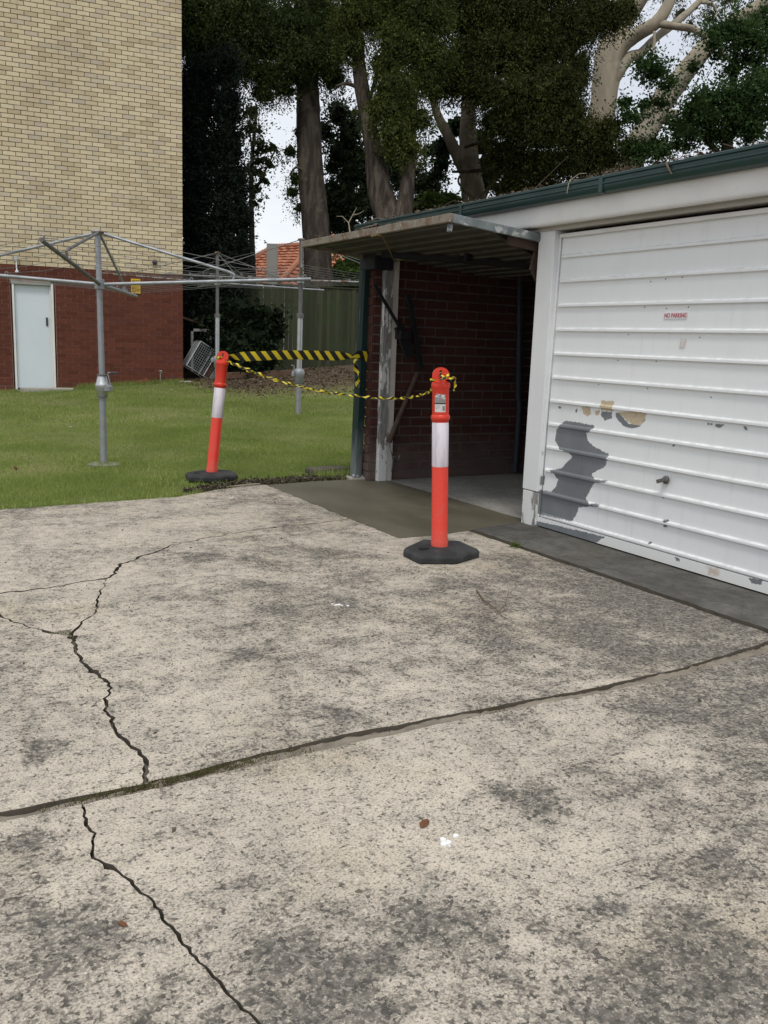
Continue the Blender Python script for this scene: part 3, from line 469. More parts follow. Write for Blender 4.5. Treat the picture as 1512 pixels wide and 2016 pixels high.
def jag(P, seed, amp=.012, step=.03, rough=2):
    r = random.Random(seed); P = [Vector((p[0], p[1])) for p in P]; out = [P[0]]
    off = 0.
    for a, b in zip(P, P[1:]):
        n = max(1, int((b-a).length/step)); t = (b-a).normalized(); nr = Vector((-t.y, t.x))
        for i in range(1, n+1):
            off = off*.55+r.uniform(-amp, amp)
            if r.random() < .08: off += r.uniform(-1, 1)*amp*1.5
            out.append(a.lerp(b, i/n)+(nr*off if i < n else nr*0))
    return out
def sides(P, w, seed):
    """two ragged lips of a crack whose centre line is P, width w(t)"""
    r = random.Random(seed); L_, R_ = [], []; n = len(P); k = 1.
    for i, p in enumerate(P):
        t = P[min(i+1, n-1)]-P[max(i-1, 0)]; t.normalize(); nr = Vector((-t.y, t.x))
        k = .6*k+.4*r.uniform(.3, 1.8)
        h = .5*w(i/(n-1))*k
        if r.random() < .05: h *= 2.4
        L_.append(p+nr*h*r.uniform(.8, 1.2)); R_.append(p-nr*h*r.uniform(.8, 1.2))
    return L_, R_
K = (.25, 4.655); J1 = (1.058, 4.79); J2 = (.700, 3.893)
C1a = jag([(-6, 4.0), (-3, 4.35), (-1.2, 4.55), K], 1, .02, .05)
C1b = jag([K, (.507, 4.694), (.753, 4.717), J1], 2, .012)
C1c = jag([J1, (1.182, 5.054), (1.391, 5.239), (1.559, 5.392), (1.842, 5.553), (2.168, 5.672), (2.497, 5.737), (2.833, 5.772), (3.067, 5.845)], 3, .014)
C2a = jag([J1, (.916, 4.41), (.876, 4.241), (.771, 4.047), J2], 4, .010)
C2b = jag([J2, (.683, 3.734), (.675, 3.54), (.701, 3.405), (.721, 3.281), (.674, 3.115), (.648, 3.037), (.647, 2.934), (.644, 2.82), (.664, 2.702), (.678, 2.617), (.658, 2.522), (.634, 2.449)], 5, .006, .022)
C3 = jag([K, (.36, 4.48), (.461, 4.302), (.543, 4.112), (.611, 3.998), J2], 6, .012)
C4 = jag([(.450, 2.407), (.443, 2.326), (.440, 2.225), (.421, 2.15), (.439, 2.091), (.462, 2.036), (.479, 1.971), (.498, 1.913), (.503, 1.865), (.509, 1.793), (.522, 1.744), (.529, 1.691), (.532, 1.655), (.544, 1.601), (.553, 1.541), (.565, 1.487), (.582, 1.416), (.62, 1.25), (.60, .9), (.7, .2), (.66, -1), (.75, -4)], 7, .0045, .016)
S1a = sides(C1a, lambda t: .007, 11); S1b = sides(C1b, lambda t: .008, 12); S1c = sides(C1c, lambda t: .011*(1-t)+.007, 13)
S2a = sides(C2a, lambda t: .006+.008*t, 14); S2b = sides(C2b, lambda t: .0125, 15); S3 = sides(C3, lambda t: .012, 16); S4 = sides(C4, lambda t: .0075, 17)
JF = jag([(-6, 2.42), (-2, 2.44), (.241, 2.462), (.634, 2.455)], 21, .004, .05)
JF2 = jag([(.634, 2.455), (1.268, 2.503), (1.815, 2.492), (2.432, 2.470), (2.869, 2.483), (3.273, 2.531), (3.575, 2.575), (3.676, 2.60)], 22, .005, .04)
JN = jag([(-6, 2.35), (-2, 2.37), (.234, 2.398), (.450, 2.400)], 23, .004, .05)
JN2 = jag([(.450, 2.400), (.645, 2.404), (1.224, 2.415), (1.774, 2.432), (2.373, 2.411), (2.786, 2.410), (3.162, 2.439), (3.40, 2.455), (3.676, 2.50)], 24, .005, .04)
for q_ in JN: q_.y += .15*(np.interp(q_.x, [p.x for p in JF+JF2], [p.y for p in JF+JF2])-q_.y)
for q_ in JN2: q_.y += .15*(np.interp(q_.x, [p.x for p in JF+JF2], [p.y for p in JF+JF2])-q_.y)
JN2[0] = JN[-1].copy()
LE = jag([(-6, 6.25), (-2, 6.7), (.779, 6.98), (1.444, 7.049), (2.145, 7.116), (2.6, 7.36), (2.8, 7.452), (3.067, 7.485)], 25, .010, .05)
PE = jag([(3.067, 7.485), (3.071, 6.646), (3.063, 5.845)], 26, .005, .04); PE2 = jag([(3.063, 5.845), (3.065, 5.106)], 27, .005, .04)
PB = jag([(3.065, 5.106), (3.378, 5.114), (3.670, 5.150)], 28, .006, .04)
SE = jag([(3.670, 5.150), (3.672, 4.61), (3.676, 3.366), (3.676, 2.60)], 29, .006, .04)
rv = lambda l: list(reversed(l))
drive = empty('driveway'); tag(drive, kind='structure')
def slab(poly, z=0., mat='conc', name='concrete_slab', parent=drive, th=.075, label=None, ch=.004):
    pts = [poly[0]]
    for p in poly[1:]:
        if (Vector(p)-Vector(pts[-1])).length > 1e-4: pts.append(Vector(p))
    if (Vector(pts[0])-Vector(pts[-1])).length < 1e-4: pts.pop()
    ob = MB().prism([tuple(p) for p in pts], z-th, z, 0, 1).build(name, [M[mat], M['crackside']], parent)
    if label: ob['label'] = label
    return ob
slab(LE+PE[1:]+rv(S1c[0])+rv(S1b[0])+rv(S1a[0]), label='weathered concrete slab along the lawn edge')
slab(S1c[1]+PE2[1:]+PB[1:]+SE[1:]+rv(JF2)[1:]+rv(S2b[0])+rv(S2a[0]), label='large speckled concrete slab under the right-hand bollard')
slab(S1b[1]+S2a[1]+rv(S3[0]), z=-.002, label='small triangular slab piece between the cracks')
slab(S1a[1]+S3[1]+S2b[1]+rv(JF)[1:], label='concrete slab left of the long wandering crack')
slab(JN+S4[1]+[Vector((-6, -4))], label='near slab left of the crack')
slab(S4[0]+[Vector((3.676, -4))]+rv(JN2)[1:-1], label='near slab right of the crack')
SJ = jag([(3.702, -4), (3.70, 1.), (3.702, 3.0), (3.699, 5.14)], 41, .005, .03)
slab(SJ[:1]+[Vector((4.262, -4)), Vector((4.262, 5.16)), Vector((4.20, 5.245))]+rv(SJ)[:-1], z=.012, mat='strip', label='dark stained concrete strip in front of the white garage door')
wp = slab([(3.074, 7.475), (3.076, 6.6), (3.072, 5.112), (3.38, 5.122), (3.68, 5.158), (4.18, 5.262), (4.33, 5.285), (4.34, 6.0), (4.315, 6.9), (4.30, 7.38), (4.10, 7.44), (4.05, 7.535), (3.6, 7.56)], z=-.001, mat='wet', name='fresh_concrete_panel', label='smooth dark freshly laid concrete panel at the open garage')
# joint dirt: rough strip lying just under the slab surface
nx = 420; xs = np.linspace(-6, 3.68, nx); V = []; 
for j, f in enumerate(np.linspace(0, 1, 7)):
    y = np.interp(xs, [p.x for p in JN+JN2], [p.y for p in JN+JN2])*(1-f)+np.interp(xs, [p.x for p in JF+JF2], [p.y for p in JF+JF2])*f
    z = -.006+rng.normal(0, .003, nx)+.004*np.sin(xs*9+np.sin(xs*3.1)*2)-.010*max(0, f-.72)/.28
    V.append(np.stack([xs, y, z], 1))
V = np.concatenate(V); F = np.array([(j*nx+i, j*nx+i+1, (j+1)*nx+i+1, (j+1)*nx+i) for j in range(6) for i in range(nx-1)])
np_mesh('joint_dirt', V, F, M['joint'], parent=drive, smooth=True)
MB().box(-6, -4, -.085, 3.71, 7.4, -.026).build('crack_soil', m_plain('crack_dust', (.15, .13, .10), .95, 0, .5, 12), drive)

# blades, tufts, clods ------------------------------------------------
def blades(P, h, w, lean, r):
    n = len(P); a = r.uniform(0, 2*np.pi, n); l = np.abs(r.normal(0, lean, n)); H = h*r.uniform(.5, 1.25, n); b = r.uniform(0, 2*np.pi, n)
    side = np.stack([np.cos(a), np.sin(a), np.zeros(n)], 1)*(w*.5)[:, None] if hasattr(w, '__len__') else np.stack([np.cos(a), np.sin(a), np.zeros(n)], 1)*w*.5
    tip = P+np.stack([np.cos(b)*l*H, np.sin(b)*l*H, H*np.sqrt(np.clip(1-l**2*.3, .2, 1))], 1)
    V = np.empty((n, 3, 3)); V[:, 0] = P-side; V[:, 1] = P+side; V[:, 2] = tip
    return V.reshape(-1, 3), np.arange(n*3).reshape(-1, 3)
def quads_at(P, size, r, flat=.5):
    n = len(P); d = r.normal(size=(n, 3)); d[:, 2] *= flat; d /= np.linalg.norm(d, axis=1)[:, None]
    e = np.cross(d, r.normal(size=(n, 3))); e /= np.linalg.norm(e, axis=1)[:, None]; s = (size*r.uniform(.5, 1.4, n))[:, None]
    V = np.stack([P-d*s, P-e*s*.55, P+d*s, P+e*s*.55], 1).reshape(-1, 3); return V, np.arange(n*4).reshape(-1, 4)
# lawn terrain
gx = np.linspace(-14, 14, 85); gy = np.concatenate([np.linspace(6.2, 9, 24), np.linspace(9.3, 34, 60)])
X, Y = np.meshgrid(gx, gy); edge = np.interp(X, [-14, -6, -2, .779, 1.444, 2.145, 2.6, 2.8, 3.07, 4.1, 4.2, 14], [5.4, 6.25, 6.7, 6.98, 7.05, 7.12, 7.36, 7.46, 7.50, 7.60, 7.66, 7.66])
Yc = np.maximum(Y, edge+.004+ (Y-6.2)*1e-3); Z = gz(X, Yc)+.012*np.sin(X*2.3+Yc*.8)*np.clip((Yc-8)/3, 0, 1)-.012
ny, nxx = X.shape
F = np.array([(j*nxx+i, j*nxx+i+1, (j+1)*nxx+i+1, (j+1)*nxx+i) for j in range(ny-1) for i in range(nxx-1)])
tag(np_mesh('lawn', np.stack([X.ravel(), Yc.ravel(), Z.ravel()], 1), F, M['lawn'], smooth=True), kind='structure')
def vis_pts(n, ylo, yhi, r):
    # points on the part of the lawn that can be seen, x limits widen with distance
    y = ylo+(yhi-ylo)*r.random(n)**1.0; x0 = -.12*y-.6; x1 = np.where(y < 8.2, 4.15, np.minimum(4.3+(y-7.6)*.56, 9.5)); x = x0+(x1-x0)*r.random(n)
    return x, y
bare = lambda x, y: np.clip((y-15.2)/2.6, 0, 1)*np.clip((x-5.6)/1.0, 0, 1)
def lawn_noise(x, y): return .5+.25*np.sin(x*1.7+np.sin(y*1.1)*1.5)+.25*np.sin(y*2.3+np.sin(x*.9)*2)
gV = []; gF = []; gA = []; off = 0
for n, a, b, h, w in ((120000, 6.9, 9.2, .034, .0042), (130000, 9.2, 13, .036, .0055), (90000, 13, 19.9, .045, .010)):
    x, y = vis_pts(n, a, b, rng); ed = np.interp(x, [-6, -2, .779, 1.444, 2.145, 2.6, 2.8, 3.07, 4.1, 4.2], [6.25, 6.7, 6.98, 7.05, 7.12, 7.36, 7.46, 7.5, 7.6, 7.7])
    d = y-ed+rng.normal(0, .035, n); k = (d > -.01)
    thin = np.clip((x-2.3)/.5, 0, 1)*np.clip(1-(d-.10)/.35, 0, 1)     # worn strip of soil by the new panel
    k &= rng.random(n) > thin*.93; k &= rng.random(n) > bare(x, y)*.88
    k &= ~((x > 4.0) & (y < 7.8)); k0 = np.where(k)[0]; x, y = x[k], y[k]
    P = np.stack([x, y, gz(x, y)-.012], 1); hh = h*(.45+.6*lawn_noise(x*1.3, y*1.3)+.55*lawn_noise(x*5.1+2, y*4.3)**2)*np.where(rng.random(len(x)) < .03, 1.7, 1)*(1-.4*np.clip(bare(x, y), 0, 1))
    V, F = blades(P, hh, w, .55, rng); gV.append(V); gF.append(F+off); off += len(V)
    v = np.clip(.42+.55*(lawn_noise(x*.7+3, y*.7)-.5)+.45*(lawn_noise(x*2.9+1, y*2.3)-.5)+rng.normal(0, .2, len(x))+.45*bare(x, y)+.25*np.clip(1-d[k0]/.5, 0, 1), 0, 1); gA.append(np.repeat(v, 3))
fx = np.concatenate([rng.uniform(3.75, 5.95, 2600), rng.uniform(.3, 2.6, 1500), rng.normal(2.0, .22, 900), rng.normal(5.91, .12, 500), rng.normal(5.945, .15, 500), rng.uniform(2.0, 2.75, 900), rng.uniform(-1.2, 2.4, 2600), rng.uniform(3.7, 4.1, 700)])
fy = np.concatenate([19.37-.1125*(fx[:2600]-5.98)*1-.05-np.abs(rng.normal(0, .08, 2600)), 19.5+rng.normal(0, .1, 1500)*.5, 9.13+rng.normal(0, .2, 900), 13.105+rng.normal(0, .1, 500), 17.06+rng.normal(0, .12, 500), 7.92+rng.normal(0, .22, 900), np.interp(fx[7000-100:9600-100], [-2, .779, 1.444, 2.145, 2.6], [6.7, 6.98, 7.05, 7.12, 7.36])+rng.normal(.02, .03, 2600) if False else np.zeros(2600), 7.75+rng.normal(0, .06, 700)])
i0 = 2600+1500+900+500+500+900; fy[i0:i0+2600] = np.interp(fx[i0:i0+2600], [-2, .779, 1.444, 2.145, 2.6], [6.7, 6.98, 7.05, 7.12, 7.36])+np.abs(rng.normal(.0, .05, 2600))-.012
hh = np.concatenate([np.full(2600, .11), np.full(1500, .09), np.full(900, .06), np.full(1000, .08), np.full(900, .055), np.full(2600, .045), np.full(700, .09)])
V, F = blades(np.stack([fx, fy, gz(fx, fy)-.01], 1), hh, .008, .7, rng); gV.append(V); gF.append(F+off); off += len(V); gA.append(np.repeat(np.clip(rng.normal(.5, .25, len(fx)), 0, 1), 3))
tag(np_mesh('grass', np.concatenate(gV), np.concatenate(gF), M['grass'], {'v': np.concatenate(gA)}), 'short green lawn grass around the clothes hoists', 'grass', kind='stuff')
# litter under the fence
n = 9000; y = rng.uniform(14.6, 19.9, n); x = rng.uniform(4.8, 9.8, n); k = rng.random(n) < bare(x, y); x, y = x[k], y[k]
V, F = quads_at(np.stack([x, y, gz(x, y)+rng.uniform(-.005, .02, len(x))], 1), np.full(len(x), .028), rng, .25)
tag(np_mesh('leaf_litter', V, F, M['litter'], {'v': np.repeat(rng.random(len(x)), 4)}), 'brown leaf litter on the bare bank below the paling fence', 'leaf litter', kind='stuff')
# clods along the edge of the new panel
n = 2600; x = 2.25+1.85*rng.random(n); ed = np.interp(x, [2.145, 2.6, 2.8, 3.07, 4.1], [7.2, 7.39, 7.48, 7.52, 7.62]); y = ed+np.abs(rng.normal(0, .11, n))*np.interp(x, [2.2, 2.7, 3.9], [.5, 1, 1.2])
V, F = quads_at(np.stack([x, y, gz(x, y)+rng.uniform(-.01, .025, n)], 1), np.full(n, .016), rng, .6)
tag(np_mesh('soil_clods', V, F, M['clod'], {'v': np.repeat(rng.random(n)**1.6, 4)}), 'loose dark soil clods along the edge of the fresh concrete', 'soil', kind='stuff')
# moss in the joint and in the crack corner
n = 3600; x = np.concatenate([rng.normal(.74, .12, 2300), rng.uniform(.2, 3.6, 1300)]); x = np.clip(x, -.4, 3.66)
ya = np.interp(x, [p.x for p in JN+JN2], [p.y for p in JN+JN2]); yb = np.interp(x, [p.x for p in JF+JF2], [p.y for p in JF+JF2]); u = np.clip(rng.normal(.5, .25, n), .02, .98)
k = (np.abs(x-.74) < .32) | (np.sin(x*7)+np.sin(x*17+1) > 1.15); x, y = x[k], (ya+(yb-ya)*u)[k]
P1 = np.stack([x, y, np.full(len(x), -.008)], 1); u1 = rng.random(1400); u2 = rng.random(1400)
A, B, C = np.array([.628, 3.975]), np.array([.715, 3.985]), np.array([.690, 3.875]); sw = u1+u2 > 1; u1[sw], u2[sw] = 1-u1[sw], 1-u2[sw]
P2 = np.concatenate([A+(B-A)*u1[:, None]+(C-A)*u2[:, None], np.full((1400, 1), -.012)], 1)
V1, F1 = blades(P1, .018, .0035, .7, rng); V2, F2 = blades(P2, .014, .005, .6, rng)
tag(np_mesh('moss', np.concatenate([V1, V2]), np.concatenate([F1, F2+len(V1)]), M['moss'], {'v': rng.random(len(V1)+len(V2))}), 'olive moss growing in the expansion joint and crack corner', 'moss', kind='stuff')
# weeds: tuft on the strip edge, tufts at the building foot
def tuft(name, x, y, z, n, h, spread, label, lean=.8):
    a = rng.normal(0, spread, (n, 2)); P = np.stack([x+a[:, 0], y+a[:, 1], np.full(n, z)], 1); V, F = blades(P, h, .005, lean, rng)
    ob = np_mesh(name, V-np.array([x, y, z]), F, M['weed'], {'v': np.repeat(rng.random(n), 3)}); ob.location = (x, y, z); tag(ob, label, 'weed'); return ob
tuft('grass_tuft', 3.67, 4.60, -.005, 90, .055, .02, 'small green grass tuft sprouting from the edge of the stained concrete strip')
tuft('weed', 5.30, 19.30, .22, 60, .26, .06, 'wispy green weed growing against the foot of the brown brick wall')
# fresh timber edging sliver by the panel corner
tag(MB().bar((2.62, 7.44, .004), (3.02, 7.512, .008), .022, .012).build('timber_edging', M['twig_lt'], bevel=.002), 'thin pale strip of timber along the lawn edge beside the new panel', 'timber strip')

# ------------------------------------------------------------------ apartment building
AL = R(-6.45); BX = empty('apartment_building', (5.98, 19.385, .30), AL)
tag(BX, 'tall apartment block of pale yellow brick above a brown brick base', 'building')
ZB = 2.265                              # local height of the colour change
upper = MB().box(-11, .012, ZB, -.012, 10, 10.2).build('upper_wall', M['mortar_y'], BX, local=True)
DX0, DX1, DZ0, DZ1 = -3.40, -2.62, -.19, 1.92   # door opening
lw = MB(); lw.box(-11, .012, -.6, DX0-.03, 10, ZB-.001); lw.box(DX1+.03, .012, -.6, -.012, 10, ZB-.001); lw.box(DX0-.03, .012, DZ1+.05, DX1+.03, 10, ZB-.002); lw.box(DX0-.03, .20, -.6, DX1+.03, 10, DZ1+.05)
lower = lw.build('lower_wall', M['mortar_r'], BX, local=True)
def brick_mesh(name, l, h, d, mat, seed):
    r = random.Random(seed); V = [(x+r.uniform(-.0015, .0015), y, z+r.uniform(-.0015, .0015)) for x in (-l/2, l/2) for y in (-.0, d) for z in (0, h)]
    V[0] = V[0]; F = [(0, 4, 5, 1), (2, 3, 7, 6), (0, 1, 3, 2), (4, 6, 7, 5), (1, 5, 7, 3), (0, 2, 6, 4)]
    me = bpy.data.meshes.new(name); me.from_pydata(V, [], F); me.materials.append(mat); return me
fwv = np.array(fw); rtv = np.array(rt2); upv = np.array(up2)
def seen(p):
    q = np.array(p)-np.array([0, 0, CH]); d = q@fwv
    return (abs(q@rtv)/d < .44 and abs(q@upv)/d < .58), 1/d
def lay(parent, origin, rz, cells, mats, dims, depth, mat_s, cap=300):
    """cells: (x, z, length); the largest in view become single bricks, the rest one joined part"""
    ca, sa = math.cos(rz), math.sin(rz); items = []
    for x, z, l in cells:
        w = (origin[0]+ca*x, origin[1]+sa*x, origin[2]+z+.04); v, s = seen(w); items.append((-(s if v else s*.01), x, z, l))
    items.sort(); vm = {}
    meshes = {}
    rest = MB(); att = []; r = random.Random(9)
    for i, (k, x, z, l) in enumerate(items):
        if i < cap:
            key = (round(l, 3), r.randrange(3))
            if key not in meshes: meshes[key] = brick_mesh('brick', l, dims[1], depth, mats, hash(key) & 255)
            ob = bpy.data.objects.new('brick', meshes[key]); COL.objects.link(ob); ob.parent = parent
            ob.location = (x, r.uniform(-.002, .002), z+r.uniform(-.001, .001)); ob.rotation_euler = (0, r.uniform(-.004, .004), 0)
        else:
            y = r.uniform(-.002, .002); rest.box(x-l/2, y, z, x+l/2, y+depth, z+dims[1]); att += [r.random()]*8
    if rest.v:
        ob = rest.build('bricks', mat_s, parent, local=True, attr=att); ob['kind'] = 'stuff'
def courses(x0, x1, z0, n, skip=None, l=.230, g=.010, h=.086, close_right=True):
    out = []
    for c in range(n):
        z = z0+c*h; e = x1 - (0 if c % 2 else .120)
        if c % 2 == 0: out.append((x1-.055, z, .110))
        while e > x0:
            ln = l; xc = e-ln/2
            if skip: 
                a, b, lo, hi = skip
                if z+h > lo and z < hi and xc+ln/2 > a and xc-ln/2 < b:
                    ra, la = xc+ln/2, xc-ln/2
                    if ra > b+.03: out.append(((ra+b)/2+.003, z, ra-b-.006))
                    if la < a-.03: out.append(((la+a)/2-.003, z, a-la-.006))
                    e -= ln+g; continue
            out.append((xc, z, ln)); e -= ln+g
    return out
bo = (5.98, 19.385, .30)
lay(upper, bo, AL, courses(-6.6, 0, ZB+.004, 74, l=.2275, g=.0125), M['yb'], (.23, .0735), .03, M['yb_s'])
lay(lower, bo, AL, courses(-6.6, 0, ZB-.086*30+.006, 30, (DX0-.035, DX1+.035, -.5, DZ1+.05)), M['rb'], (.23, .0775), .03, M['rb_s'])
MB().box(-11.3, -.35, 10.2, .35, 10.3, 10.4).build('roof', M['render'], BX, local=True)
MB().box(-11, .006, -.62, DX0-.04, .1, -.13).build('footing', M['stone'], BX, local=True, bevel=.01)
MB().box(DX1+.04, -.004, -.62, -.9, .1, -.155).build('footing', M['mortar_r'], BX, local=True, bevel=.01)
dr = MB().box(DX0+.045, .055, DZ0+.01, DX1-.075, .095, DZ1-.03).build('door', M['bluedoor'], BX, local=True, bevel=.004)
MB().box(DX1-.155, .030, 1.09, DX1-.115, .054, 1.26).build('handle', M['dkplastic'], dr, local=True, bevel=.008)
fr = MB(); fr.box(DX0, -.02, DZ0-.02, DX0+.04, .10, DZ1); fr.box(DX1-.045, -.035, DZ0-.02, DX1, .10, DZ1+.02); fr.box(DX1-.075, .02, DZ0-.02, DX1-.046, .10, DZ1-.03)
fr.build('door_frame', M['white_w'], BX, local=True, bevel=.004)
MB().box(DX0-.02, -.03, DZ1-.028, DX1-.047, .1, DZ1+.045).build('door_head', M['render'], BX, local=True, bevel=.004)
MB().box(DX0-.02, -.06, DZ0-.10, DX1+.02, .10, DZ0-.022).build('door_sill', M['frame_g'], BX, local=True, bevel=.006)
fl = MB().box(-3.34, -.07, 2.33, -3.27, .0, 2.42).build('sensor_light', M['lens'], BX, local=True, bevel=.008)
q = MB(); q.tube([(-3.30, -.05, 2.33), (-3.30, -.07, 2.22), (-3.295, -.09, 2.15)], .012, 8); q.lathe([(.0, 0), (.03, .01), (.036, .03), (.03, .05), (.0, .06)], 12, (-3.295, -.09, 2.10)); q.build('lamp_arm', M['white'], fl, local=True, smooth=True)
vc = MB(); vc.lathe([(0, -.055), (.03, -.05), (.052, -.02), (.055, 0), (.052, .02), (.03, .05), (0, .055)], 16); ob = vc.build('vent_cap', M['dkplastic'], BX, smooth='all', local=True); ob.location = (-.59, -.05, 2.49)
# things by the building
st = MB(); st.prism([(2.62, 19.28), (3.62, 19.15), (3.68, 19.42), (2.66, 19.52)], -.1, g1(3.1, 19.3)+.05); tag(st.build('doorstep', M['stone'], bevel=.012), 'pale concrete step on the grass under the white cellar door', 'step')
st = MB(); st.prism([(.2, 19.45), (2.25, 19.25), (2.3, 19.42), (.2, 19.62)], -.1, g1(1.4, 19.4)+.06); tag(st.build('path_edging', M['stone'], bevel=.01), 'low concrete edging left of the cellar door', 'edging')
def wallp(u, d, z): return Vector((5.98+math.cos(AL)*u+math.sin(AL)*d*-1*-1*0+ -math.sin(AL)*-d*0, 19.385, .30)) if False else Vector((5.98+math.cos(AL)*u+math.sin(AL)*d, 19.385+math.sin(AL)*u-math.cos(AL)*d, z))
sg = empty('warning_sign', wallp(-.985, .012, 2.28), AL); tag(sg, 'yellow warning sign fixed to the brown brick wall', 'sign')
MB().box(-.095, -.004, -.15, .095, .006, .15).build('plate', M['sign_yellow'], sg, local=True, bevel=.002)
q = MB(); r = random.Random(3)
for i, z in enumerate((.118, .092, .03, .0, -.03, -.055, -.08, -.105)): 
    x = -.075
    while x < .065:
        w = r.uniform(.02, .05); q.box(x, -.0062, z-.006, min(.078, x+w), -.0045, z+.006); x += w+.008
q.build('lettering', M['ink'], sg, local=True)
P = wallp(-.505, .09, .16); ob = MB().tube([P, P+Vector((0, 0, .33)), P+Vector((.015, -.03, .36)), P+Vector((.02, -.06, .34))], .012, 8).tube([P+Vector((-.03, 0, .37)), P+Vector((.03, 0, .38))], .007, 6)
tag(ob.build('garden_tap', M['galv_lt'], smooth=True), 'galvanised standpipe tap in front of the brown brick wall', 'tap')
P = wallp(-.88, .07, .30); tag(MB().obox(P, (.10, -.02, .045), (.02, .05, 0), (-.02, .0, .035)).build('loose_brick', M['redbrick_loose'], bevel=.004), 'single red brick leaning tilted against the brown wall', 'brick')
P = wallp(-.46, .07, .255); tag(MB().obox(P, (.11, -.012, 0), (.01, .05, 0), (0, 0, .035)).build('loose_brick', M['redbrick_loose'], bevel=.004), 'red brick lying flat beside the standpipe tap', 'brick')
P = wallp(.02, .12, .315); tag(MB().obox(P, (.13, -.02, .005), (.01, .06, 0), (0, 0, .014)).build('flat_stone', M['stone'], bevel=.006), 'thin pale paver lying on grass at the corner of the apartment wall', 'paver')

# ------------------------------------------------------------------ garage block
GA = empty('garage_block', (4.3, 5.2, 0)); tag(GA, 'low white-fronted brick garage block with green gutter', 'garage')
side = MB().box(4.118, 7.452, -.08, 10.0, 7.56, 2.42).build('side_wall', M['mortar_g'], GA)
def lay_y(parent, y, cells, mats, mat_s, hgt, depth, cap=300):
    lay(parent, (0, y, 0), 0, cells, mats, (.23, hgt), depth, mat_s, cap)
w0 = wl(side)
cells = [(x, z, l) for x, z, l in courses(4.12, 7.3, .006, 27, l=.224, g=.016)]
sub = empty('tmp'); bpy.data.objects.remove(sub)
# bricks of the inner face (side wall's local frame is the garage's)
cells = [((max(x-l/2, 4.112)+x+l/2)/2, z, x+l/2-max(x-l/2, 4.112)) for x, z, l in cells if x+l/2 > 4.13]
brp = side
def lay2(parent, cells, y, mats, mat_s, hgt, depth, cap):
    r = random.Random(4); items = []; meshes = {}; rest = MB(); att = []
    for x, z, l in cells:
        v, s = seen((x, y, z)); items.append((-(s if v and x < 6.4 else s*.01), x, z, l))
    items.sort()
    for i, (k, x, z, l) in enumerate(items):
        if l < .03: continue
        if i < cap:
            key = (round(l, 2), r.randrange(3))
            if key not in meshes: meshes[key] = brick_mesh('brick', l, hgt, depth, mats, r.randrange(99))
            ob = bpy.data.objects.new('brick', meshes[key]); COL.objects.link(ob); ob.parent = parent
            ob.location = (x-w0.x, y-w0.y+r.uniform(-.003, .003), z-w0.z); ob.rotation_euler = (0, r.uniform(-.006, .006), 0)
        else: rest.box(x-l/2, y, z, x+l/2, y+depth, z+hgt); att += [r.random()]*8
    if rest.v:
        ob = rest.build('bricks', mat_s, parent, attr=att); ob['kind'] = 'stuff'
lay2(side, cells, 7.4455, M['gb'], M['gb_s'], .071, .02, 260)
# header bricks of the exposed wall end
hm = brick_mesh('brick', .014, .075, .100, M['gb'], 3)
for c in range(27):
    ob = bpy.data.objects.new('brick', hm); COL.objects.link(ob); ob.parent = side; ob.location = (4.112-.004*(c % 2)-w0.x, 7.4595-w0.y, .006+c*.086)
MB().box(9.8, 2.5, -.08, 10.0, 7.45, 2.42).build('back_wall', M['mortar_g'], GA)
MB().box(4.40, 4.98, -.08, 9.8, 5.09, 2.42).build('party_wall', M['mortar_g'], GA)
MB().box(4.25, 2.38, -.08, 9.8, 2.60, 2.42).build('near_wall', M['mortar_g'], GA)
MB().add([(4.34, 2.6, -.002), (9.8, 2.6, -.002), (9.8, 7.45, -.002), (4.30, 7.45, -.002), (4.345, 5.3, -.002)], [(0, 1, 2, 3, 4)]).build('garage_floor', M['gfloor'], GA)
MB().box(4.20, 2.38, 2.112, 4.32, 7.70, 2.30).build('lintel_beam', M['soffit'], GA, bevel=.004)
fb = MB(); prof = [(4.125, 2.30), (4.118, 2.16), (4.120, 2.145), (4.128, 2.137), (4.142, 2.134), (4.150, 2.137), (4.150, 2.30)]
n = len(prof); fb.add([(x, 2.3, z) for x, z in prof]+[(x, 7.72, z) for x, z in prof], [(i, i+n, (i+1) % n+n, (i+1) % n) for i in range(n)]+[tuple(range(n)), tuple(range(n, 2*n))[::-1]])
fb.build('fascia', M['white_w'], GA, smooth=True)
MB().box(4.151, 2.3, 2.140, 4.199, 7.71, 2.150).build('soffit_strip', M['soffit'], GA)
gp = [(4.112, 2.272), (4.085, 2.272), (4.062, 2.280), (4.050, 2.300), (4.050, 2.318), (4.043, 2.324), (4.043, 2.332), (4.052, 2.336), (4.052, 2.352), (4.042, 2.358), (4.042, 2.372), (4.050, 2.376), (4.056, 2.370), (4.064, 2.30), (4.108, 2.292), (4.112, 2.375), (4.116, 2.375), (4.116, 2.272)]
n = len(gp); gb = MB().add([(x, 2.2, z) for x, z in gp]+[(x, 7.78, z) for x, z in gp], [(i, i+n, (i+1) % n+n, (i+1) % n) for i in range(n)]+[tuple(range(n)), tuple(range(n, 2*n))[::-1]])
gut = gb.build('gutter', M['gutter'], GA, smooth=True)
for y in (2.7, 4.45, 6.0): MB().box(4.041, y, 2.2705, 4.117, y+.035, 2.374).build('gutter_joint', M['gutter'], gut, bevel=.005)
rf = MB(); rn = 60
ys = np.linspace(2.15, 7.85, 2*rn+1)
V = [(4.10, float(y), 2.385+.009*(i % 2)) for i, y in enumerate(ys)]+[(10.2, float(y), 2.86+.009*(i % 2)) for i, y in enumerate(ys)]
N = len(ys); rf.add(V, [(i, i+N, i+1+N, i+1) for i in range(N-1)]); rf.add([(a, b, c-.05) for a, b, c in V], [(i, i+1, i+1+N, i+N) for i in range(N-1)])
rf.build('roof', M['roof'], GA)
